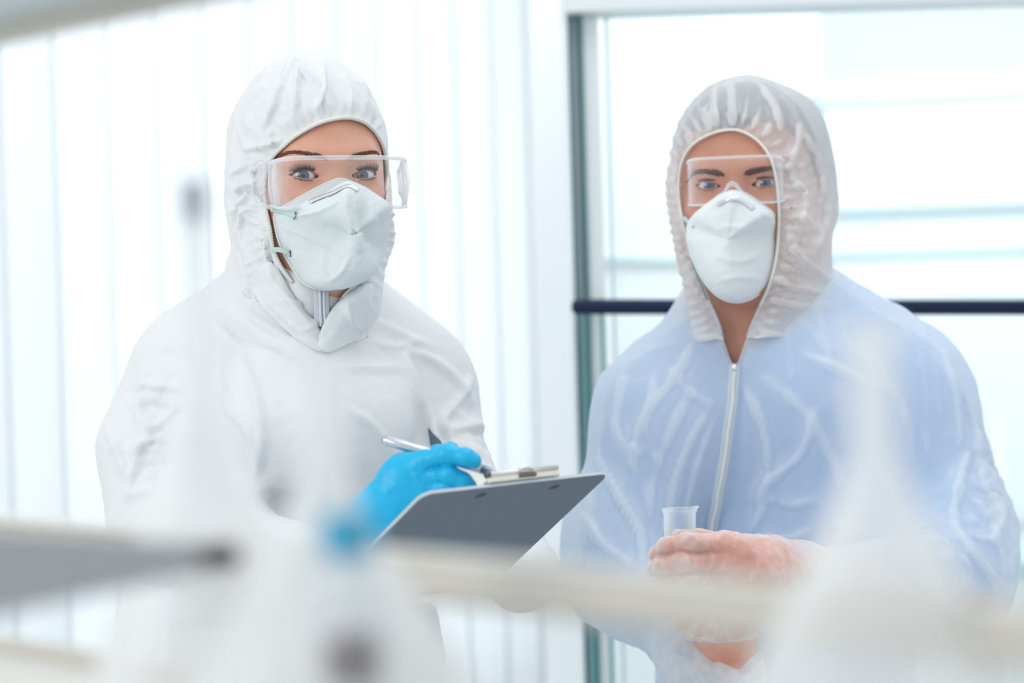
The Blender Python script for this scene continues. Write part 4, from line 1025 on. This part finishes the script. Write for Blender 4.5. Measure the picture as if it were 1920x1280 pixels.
so, SV, SQ = shell('shirt', fsh, (p0[0], 2.45, p1[2]), (p1[0], 3.0, p0[2]), .006, M['shirt'], man, lambda V, N, Q: crumple(V, N, 9, .007, .3), [(VPs, 2.80)])
SSf = Surf(SV, SQ)
for pts in ([(1342,585),(1352,620),(1378,690)], [(1440,590),(1450,640),(1400,700)]): pass
patch(SSf, [(1330,565),(1342,600),(1360,650),(1340,690),(1305,640),(1312,590)], .004, .004, 'shirt_collar', M['shirt'], so, 6, dd=2.7)
patch(SSf, [(1432,575),(1500,590),(1520,620),(1470,670),(1430,690),(1398,660),(1415,610)], .004, .006, 'shirt_collar', M['shirt'], so, 6, dd=2.7)
MFo = [([(1420,700),(1500,760),(1560,860),(1590,950)],14,3.5,.8), ([(1600,640),(1650,700),(1700,790),(1710,880)],15,4,.8), ([(1250,690),(1300,740),(1345,760)],9,3.5), ([(1150,780),(1175,830),(1230,860)],9,4), ([(1560,980),(1640,1000),(1720,980)],13,3), ([(1320,700),(1270,780),(1225,900),(1215,990)],13,3.5,.8), ([(1740,650),(1800,740),(1850,850),(1885,960)],11,4,.8),
       ([(1378,690),(1368,780),(1352,880),(1336,1000)],10,5,.9), ([(1330,760),(1290,830),(1262,910),(1245,1000)],9,7,.5), ([(1345,770),(1310,850),(1290,920),(1275,990)],6,5,.5), ([(1300,640),(1270,700),(1200,800),(1190,900)],9,5,.5),
       ([(1395,720),(1430,800),(1440,880),(1420,960)],8,5,.5), ([(1530,760),(1500,850),(1440,900),(1410,950)],6,5,.4), ([(1470,860),(1440,940),(1400,1000)],6,4,.5), ([(1500,660),(1590,700),(1680,740)],7,4), ([(1770,650),(1790,760),(1800,850)],7,5,.5), ([(1790,700),(1830,800),(1850,900)],6,4,.5),
       ([(1820,830),(1800,900),(1790,980),(1830,1060)],7,6,.4), ([(1790,1000),(1840,1060),(1880,1110)],7,6,.4), ([(1850,900),(1880,960),(1860,1020)],6,5), ([(1120,850),(1160,930),(1200,1000),(1205,1060)],10,8,.4), ([(1170,700),(1160,800),(1190,880)],8,5,.5), ([(1090,960),(1130,1020),(1190,1060)],7,5,.5),
       ([(1440,930),(1480,945),(1530,935)],7,4), ([(1420,1000),(1480,1010),(1520,990)],6,4), ([(1230,700),(1215,800),(1240,880)],7,4)]
def mproc(V, N, Q):
    V = creased(V, N, 6, .016, (1, 1, .38), 1, 1); N = normals(V, Q)
    V = creased(V, N, 15, .0040, (1, 1, .4), 1, 1, 3); N = normals(V, Q)
    V = crumple(V, N, 12, .0035, .3, (1, 1, .35), 2); N = normals(V, Q)
    X, Y, D = PX(V); mk = np.exp(-(((X - 1850)/70)**2 + ((Y - 950)/150)**2)) + np.exp(-(((X - 1350)/90)**2 + ((Y - 1250)/60)**2)); V = creased(V, N, 34, .012, (1, 1, 1), np.clip(mk, 0, 1)); N = normals(V, Q)
    return folds(V, N, MFo, 9.5)
slv = cspline([(1288,1182),(1318,1206),(1352,1224),(1385,1230),(1415,1222),(1445,1200),(1455,1150),(1400,1120),(1300,1130)], 6)
zb = U(1470, 1300, 2.8)[2]
mc, MV, MQ = shell('coverall', fMc, (p0[0] - .02, 2.40, zb - .05), (p1[0] + .02, 3.02, p0[2] + .01), .0036, M['sheer'], man, mproc, [(MP, 2.80), (slv, 2.60)])
MSf = Surf(MV, MQ)
rp2 = rimpath(MV, MQ, slv[:34]); MB().tube(rp2, .0016, 8).build('cuff_elastic', M['seam'], mc)
legs(mx, my, -16, zb - .02, .165, M['boot'], man)
xm = union([(ell(U(1400, 262, 2.75), (.070, .088, .062)), .03), (ball(U(1312, 345, 2.745), .0355), .03), (ball(U(1322, 420, 2.745), .034), .03), (ball(U(1505, 400, 2.77), .040), .03), (ball(U(1470, 260, 2.77), .050), .03), (ball(U(1500, 330, 2.77), .040), .03), (ball(U(1480, 480, 2.77), .040), .03),
            (cone(U(1420, 450, 2.765), U(1425, 560, 2.78), .060, .074), .04), (cone(U(1425, 560, 2.78), U(1432, 640, 2.79), .074, .092), .04), (cone(U(1325, 530, 2.71), U(1345, 640, 2.71), .022, .026), .04), (cone(U(1450, 520, 2.71), U(1415, 640, 2.70), .026, .028), .04)])
def fMh(P):
    X, Y, D = PX(P); d = segd(X, Y, MPc)[0]; s = np.clip(d / 34, 0, 1); s = s*s*(3 - 2*s); s = np.where(D > 2.77, 1, s)
    r = smin(HM.fw(P) - (.0035 + .0060 * s), xm(P) + (1 - s)*.004, .02); return np.maximum(r, U(1430, 640, 2.5)[2] - P[:, 2])
MH = [([(1340,160),(1340,200),(1342,238)],4,5,.5), ([(1370,165),(1372,200),(1378,238)],4,5,.5), ([(1430,165),(1455,210),(1462,250)],5,6,.5), ([(1320,200),(1330,225),(1335,245)],4,4,.5), ([(1500,230),(1490,280),(1475,320)],5,5,.5), ([(1505,250),(1525,290),(1535,330)],5,6,.4), ([(1480,330),(1510,370),(1500,420)],5,5,.5),
      ([(1540,330),(1550,400),(1530,470)],6,6,.4), ([(1500,400),(1530,440),(1515,490)],5,6,.4), ([(1475,420),(1490,470),(1520,500),(1560,530)],5,6,.5), ([(1445,520),(1480,535),(1540,548)],6,7,.4), ([(1440,560),(1500,572),(1585,568)],5,4,.5), ([(1265,320),(1260,380),(1275,430)],5,4,.5), ([(1288,250),(1300,275)],4,4), ([(1270,430),(1285,500),(1315,560)],5,4,.5)]
def mhproc(V, N, Q):
    X, Y, D = PX(V); V = gathers(V, N, MP, 54, .0052, 32, 8, 2.78); N = normals(V, Q)
    mk = np.exp(-(((X - 1520)/60)**2 + ((Y - 400)/110)**2)); V = creased(V, N, 30, .012, (1, 1, .7), mk, 1); N = normals(V, Q)
    V = creased(V, N, 18, .0080, (1, 1, .4), 1, 1, 9); N = normals(V, Q)
    return folds(V, N, MH, 6.5)
p0 = U(1225, 130, 2.7); p1 = U(1610, 650, 2.7)
mh, MHV, MHQ = shell('hood', fMh, (p0[0] - .01, 2.60, p1[2]), (p1[0] + .02, 2.97, p0[2] + .01), .0027, M['sheer_hood'], mc, mhproc, [(MP, 2.765)],
    extra=lambda V: .45 * np.exp(-(((PX(V)[0] - 1525)/55)**2 + ((PX(V)[1] - 420)/110)**2)) * (.5 + np.abs(perlin(V*30))*2))
rp = rimpath(MHV, MHQ, MP, push=.0015); seq = np.vstack([rp[15*8:], rp[:9*8]])
MB().tube(seq, .0016, 8).build('elastic_edge', M['elastic'], mh)
MB().tube(rp[9*8 - 1:12*8 - 6], .0016, 8).build('collar_edge', M['seam'], mh); MB().tube(rp[11*8 - 6:15*8 + 1], .0016, 8).build('collar_edge', M['seam'], mh)
ribbon(MSf, [(1378,684),(1374,740),(1364,810),(1352,890),(1342,950),(1334,1010)], .012, .002, 'zip_flap', M['seam'], mc, .004, sub=10)
ribbon(MSf, [(1378,684),(1374,740),(1364,810),(1352,890),(1342,950),(1334,1010)], .0035, .002, 'zip', M['elastic'], mc, .006, sub=10)
MB().tube([U(1376, 682, 2.655), U(1377, 694, 2.652)], .003, 8).build('zip_slider', M['clipmetal'], mc)
# respirator
MM, MMS, MMO = mask_cup(HM, [(1376,358),(1400,364),(1430,384),(1452,404),(1459,440,2.680),(1456,490,2.680),(1441,530,2.672),(1415,556,2.665),(1382,566,2.652),(1350,557,2.650),(1322,530,2.655),(1302,495,2.665),(1290,455,2.675),(1291,425),(1305,402),(1335,378),(1355,364)],
    (-.004, -.040, -.062), man, M['mask_man'], power=.55, fl=[([(1340,430),(1370,425),(1400,428)],6,1.6), ([(1340,480),(1385,490),(1425,478)],6,1.6), ([(1335,530),(1380,520),(1430,522)],6,1.5), ([(1320,400),(1345,380),(1376,372),(1410,384),(1440,408)],5,2.0,.6)])
ribbon(MMS, [(1345, 383), (1362, 375), (1380, 372), (1398, 380), (1412, 392)], .0045, .0012, 'nose_clip', M['clipmetal'], MM, .0012)
strap(MM, [(1281, 407, 2.685), (1290, 415, 2.675), onm(MMS, 1301, 424)], .005, M['strap'])
def cordt(pts, r=.0012): MB().tube(spline([U(*p) for p in pts], 6), r, 8).build('strap', M['cord'], MM)
cordt([(1296, 488, 2.66), (1302, 505, 2.655), (1314, 535, 2.66), (1326, 562, 2.67)]); cordt([(1290, 484, 2.67), (1298, 489, 2.66), (1304, 498, 2.655)], .0014)
# clear spectacles
GM, gp2, gt2, gb2 = goggles(HM, man, 'safety_spectacles', .053, .0250, -.026, -.022, .030, .020, zo=.003, rt=.0015)
x = [(-.013, -.032), (-.009, -.018), (-.004, -.008), (0, -.006), (.004, -.008), (.009, -.018), (.013, -.032)]
MB().tube([HM.W((a, -.024 + abs(a)*.3, b + .006)) for a, b in x], .0020, 10).build('nose_bridge', M['clear_frame'], GM)
for sd in (-1, 1):
    a, y = gp2(sd); MB().tube([HM.W((a, y, .020)), HM.W((a + sd*.004, y + .03, .014)), HM.W((sd*.079, y + .075, .004))], .0018, 8).build('temple_arm', M['clear_frame'], GM)
# polythene gloves
def crm(V, N, Q):
    V = creased(V, N, 50, .0028, (1, 1, .6), 1, 1, 2, .6); N = normals(V, Q); V = creased(V, N, 100, .0012, (1, 1, 1), 1, 1); return V
cuffx = lambda P: np.minimum(fM1(P), smin(fM1(P), union([(cone(U(1425, 1068, hd + .01), U(1500, 1088, hd + .055), .032, .041), .02)])(P), .01))
shell('glove', lambda P: cuffx(P) - .0016, lo1 - .01, hi1 + .01, .0018, M['polyglove'], man, crm)
shell('glove', lambda P: np.maximum(fM2(P) - .0022, U(1350, 1195, hd2)[2] - P[:, 2]), lo2, hi2, .0022, M['polyglove'], man, crm)
# the beaker he holds
bt = Vector(U(1274, 953, hd + .006)); bb = Vector(U(1277, 1108, hd + .008)); ax = (bt - bb); BH = ax.length; q = ax.to_track_quat('Z', 'Y').to_matrix()
R1 = .0163
prof = [(.001, 0), (R1*.86, 0), (R1*.92, .002), (R1*.93, .006), (R1*.97, BH*.5), (R1*1.0, BH - .006), (R1*1.08, BH - .001), (R1*1.10, BH), (R1*1.04, BH), (R1*.93, BH - .005), (R1*.90, BH*.5), (R1*.86, .008), (R1*.8, .004), (.001, .004)]
mb = MB().lathe(prof, n=56); vv = []
for (x, y, z) in mb.v:
    a = math.atan2(y, x); sp = math.exp(-(a / .32) ** 2) * max(0, (z - BH + .008)) / .008 * .0048
    r = math.hypot(x, y); vv.append(tuple(q @ Vector(((r + sp)*math.cos(a), (r + sp)*math.sin(a), z + sp*.3)) + bb))
mb.v = vv; bk = mb.build('beaker', M['beaker'], None); tag(bk, 'small empty clear glass beaker held in the see-through plastic glove', 'beaker')

#FOREGROUND
# ------------------------------------------------------------------ foreground shelf unit and glassware
SU = Vector((-.667, .745, 0)); SO = Vector((.0713, .95, 0)); SNn = Vector((.745, .667, 0)); RS = Matrix.Rotation(math.atan2(-SU.y, -SU.x), 3, 'Z')  # local x runs right/near
def sp(t, n, z): return SO + SU * t - SNn * n + Vector((0, 0, z))       # n>0 towards the camera
def sbox(t0, t1, n0, n1, z0, z1): return sp((t0+t1)/2, (n0+n1)/2, (z0+z1)/2), (abs(t1-t0), abs(n1-n0), z1-z0), RS
unit = empty('reagent_shelf', sp(.3, .1, 0), 'blurred beige and white two-tier laboratory shelf rack closest to the camera', 'shelf')
T0, T1 = -1.15, 1.15
MB().box(*sbox(T0, T1, 0, .26, 1.222, 1.242)).build('shelf_board', M['shelf'], unit, False, bevel=.002)
MB().box(*sbox(T0, T1, 0, .012, 1.2425, 1.2485)).build('shelf_lip', M['beige'], unit, False, bevel=.001)
MB().tube([sp(T0, .006, 1.3035), sp(T1, .006, 1.3035)], .0098, 20).build('guard_rail', M['beige'], unit)
MB().box(*sbox(T0, T1, .001, .011, 1.313, 1.3165)).build('rail_lit_top', M['shelf'], unit, False, bevel=.001)  # pale strip added to paint the lit top of the rail
MB().box(*sbox(T0, T1, .0, .13, 1.590, 1.612)).build('upper_board', M['shelf_pale'], unit, False, bevel=.002)
MB().box(*sbox(T0, T1, -.010, .006, 1.578, 1.616)).build('upper_edge', M['beige'], unit, False, bevel=.003)
for t in (T0, T1):
    for n in (.012, .24): MB().box(*sbox(t-.012, t+.012, n-.012, n+.012, .90, 1.615)).build('post', M['shelf'], unit, False, bevel=.002)
bn_ = empty('laboratory_bench', sp(.3, .1, 0), 'white laboratory bench below the blurred shelf rack nearest the camera', 'bench')
MB().box(*sbox(T0 - .1, T1 + .1, -.06, .34, .86, .90)).build('worktop', M['bench'], bn_, False, bevel=.003)
MB().box(*sbox(T0 - .05, T1 + .05, -.03, .30, .0, .858)).build('cupboard', M['cabinet'], bn_, False)
SZ = 1.242
def flask(x, d, rb_, rn, hneck, htot, label, stop, glass='flask', liquid=None, lz=0.0, name='conical_flask', cone_p=1.0, lq=None):
    p = U(x, 900, d); c = Vector((p[0], p[1], SZ + .0005)); t = .0016
    hc = htot - hneck; out = [(.001, 0), (rb_*.9, 0), (rb_*.98, .004), (rb_, .012)]
    for k in range(1, 13):
        s = k/12; e = s*s*(3-2*s)*.35 + s*.65; out.append((rb_ + (rn - rb_)*e, .012 + (hc - .012)*s))
    out += [(rn, htot - .006), (rn*1.18, htot - .004), (rn*1.2, htot - .001), (rn*1.1, htot)]
    inn = [(max(.0008, r - t), z + (t if i < 4 else 0)) for i, (r, z) in enumerate(out[:-3])][::-1]
    e = empty(name, c, label, name.split('_')[-1]); MB().lathe(out + inn, c, 56).build('glass_body', M[glass], e)
    if stop:
        m, h, r0 = stop; MB().lathe([(.0005, htot - .012), (rn*.86, htot - .012), (rn*.98, htot + .001), (r0, htot + .003), (r0*.8, htot + h), (.0005, htot + h + .001)], c, 32).build('stopper', M[m], e)
    if liquid:
        for (m, z0, z1) in liquid:
            pr = [(.0008, z0)]
            for k in range(9):
                z = z0 + (z1 - z0)*k/8; s = min(1, max(0, (z - .012)/(hc - .012))); ee = s*s*(3-2*s)*.35 + s*.65; pr.append((max(.001, (rb_ + (rn-rb_)*ee) - t - .0008), z))
            pr.append((.0008, z1)); MB().lathe(pr, c, 40).build('liquid', M[m], e)
    return e
def htop(y, x, d): return U(x, y, d)[2] - SZ
d1 = 1.10; flask(377, d1, .052, .0062, .075, htop(365, 377, d1), 'tall blurred narrow-necked flask with grey stopper, in front of the opaque white coverall', ('stopper_grey', .006, .0065), 'flask_mid', name='volumetric_flask')
d2 = .98; flask(606, d2, .066, .0100, .05, htop(668, 606, d2), 'blurred clear conical flask in front of the left corner of the clipboard', None, 'flask_mid')
d3 = .86; flask(1640, d3, .060, .0085, .045, htop(610, 1640, d3), 'large blurred conical flask in front of the see-through coverall, at right', None, 'flask_mid')
# clamp arm reaching in from the left, held by a rod standing on the shelf
ta = Vector(U(-150, 1082, .96)); tb = Vector(U(425, 1042, 1.015)); av = (tb - ta).normalized(); RA = Matrix((av, Vector((0,0,1)).cross(av).normalized(), av.cross(Vector((0,0,1)).cross(av).normalized()))).transposed()
cl_ = empty('clamp_arm', ta, 'blurred grey tapering clamp arm pointing right from the left edge', 'clamp')
Lc = (tb-ta).length; MB().box(ta + av*Lc*.5, (Lc, .018, .042), RA, taper=.22).build('arm', M['clampgrey'], cl_, False, bevel=.002)
MB().box(tb - av*.004, (.018, .012, .011), RA).build('jaw', M['clampdark'], cl_, False, bevel=.003)
MB().tube([Vector((ta.x, ta.y, SZ)), ta + Vector((0, 0, .08))], .006, 16).build('rod', M['steel'], cl_)
MB().box(Vector((ta.x, ta.y, SZ + .004)), (.07, .05, .008)).build('base', M['steel'], cl_, False, bevel=.002)
# small blue-stoppered vial beside the conical flask
vp = U(652, 1014, .885); vz = vp[2] - SZ; vr = .0130; vc = (vp[0], vp[1], SZ + .0005)
v = empty('vial', (vp[0], vp[1], SZ), 'small blurred vial with bright blue cap and brown sediment beside the gloved wrist', 'vial')
MB().lathe([(.001, 0), (vr - .001, 0), (vr, .003), (vr, vz - .022), (.009, vz - .012), (.009, vz), (.008, vz), (.008, vz - .012), (vr - .001, vz - .023), (vr - .001, .003), (.001, .002)], vc, 32).build('glass_body', M['flask'], v)
MB().lathe([(.0008, .044), (vr - .0018, .044), (vr - .0018, .062), (.0008, .062)], vc, 32).build('sediment', M['liquid_brown'], v)
MB().lathe([(.0005, vz - .006), (.0098, vz - .006), (.0100, vz + .008), (.0085, vz + .010), (.0005, vz + .010)], vc, 32).build('cap', M['stopper_blue'], v)
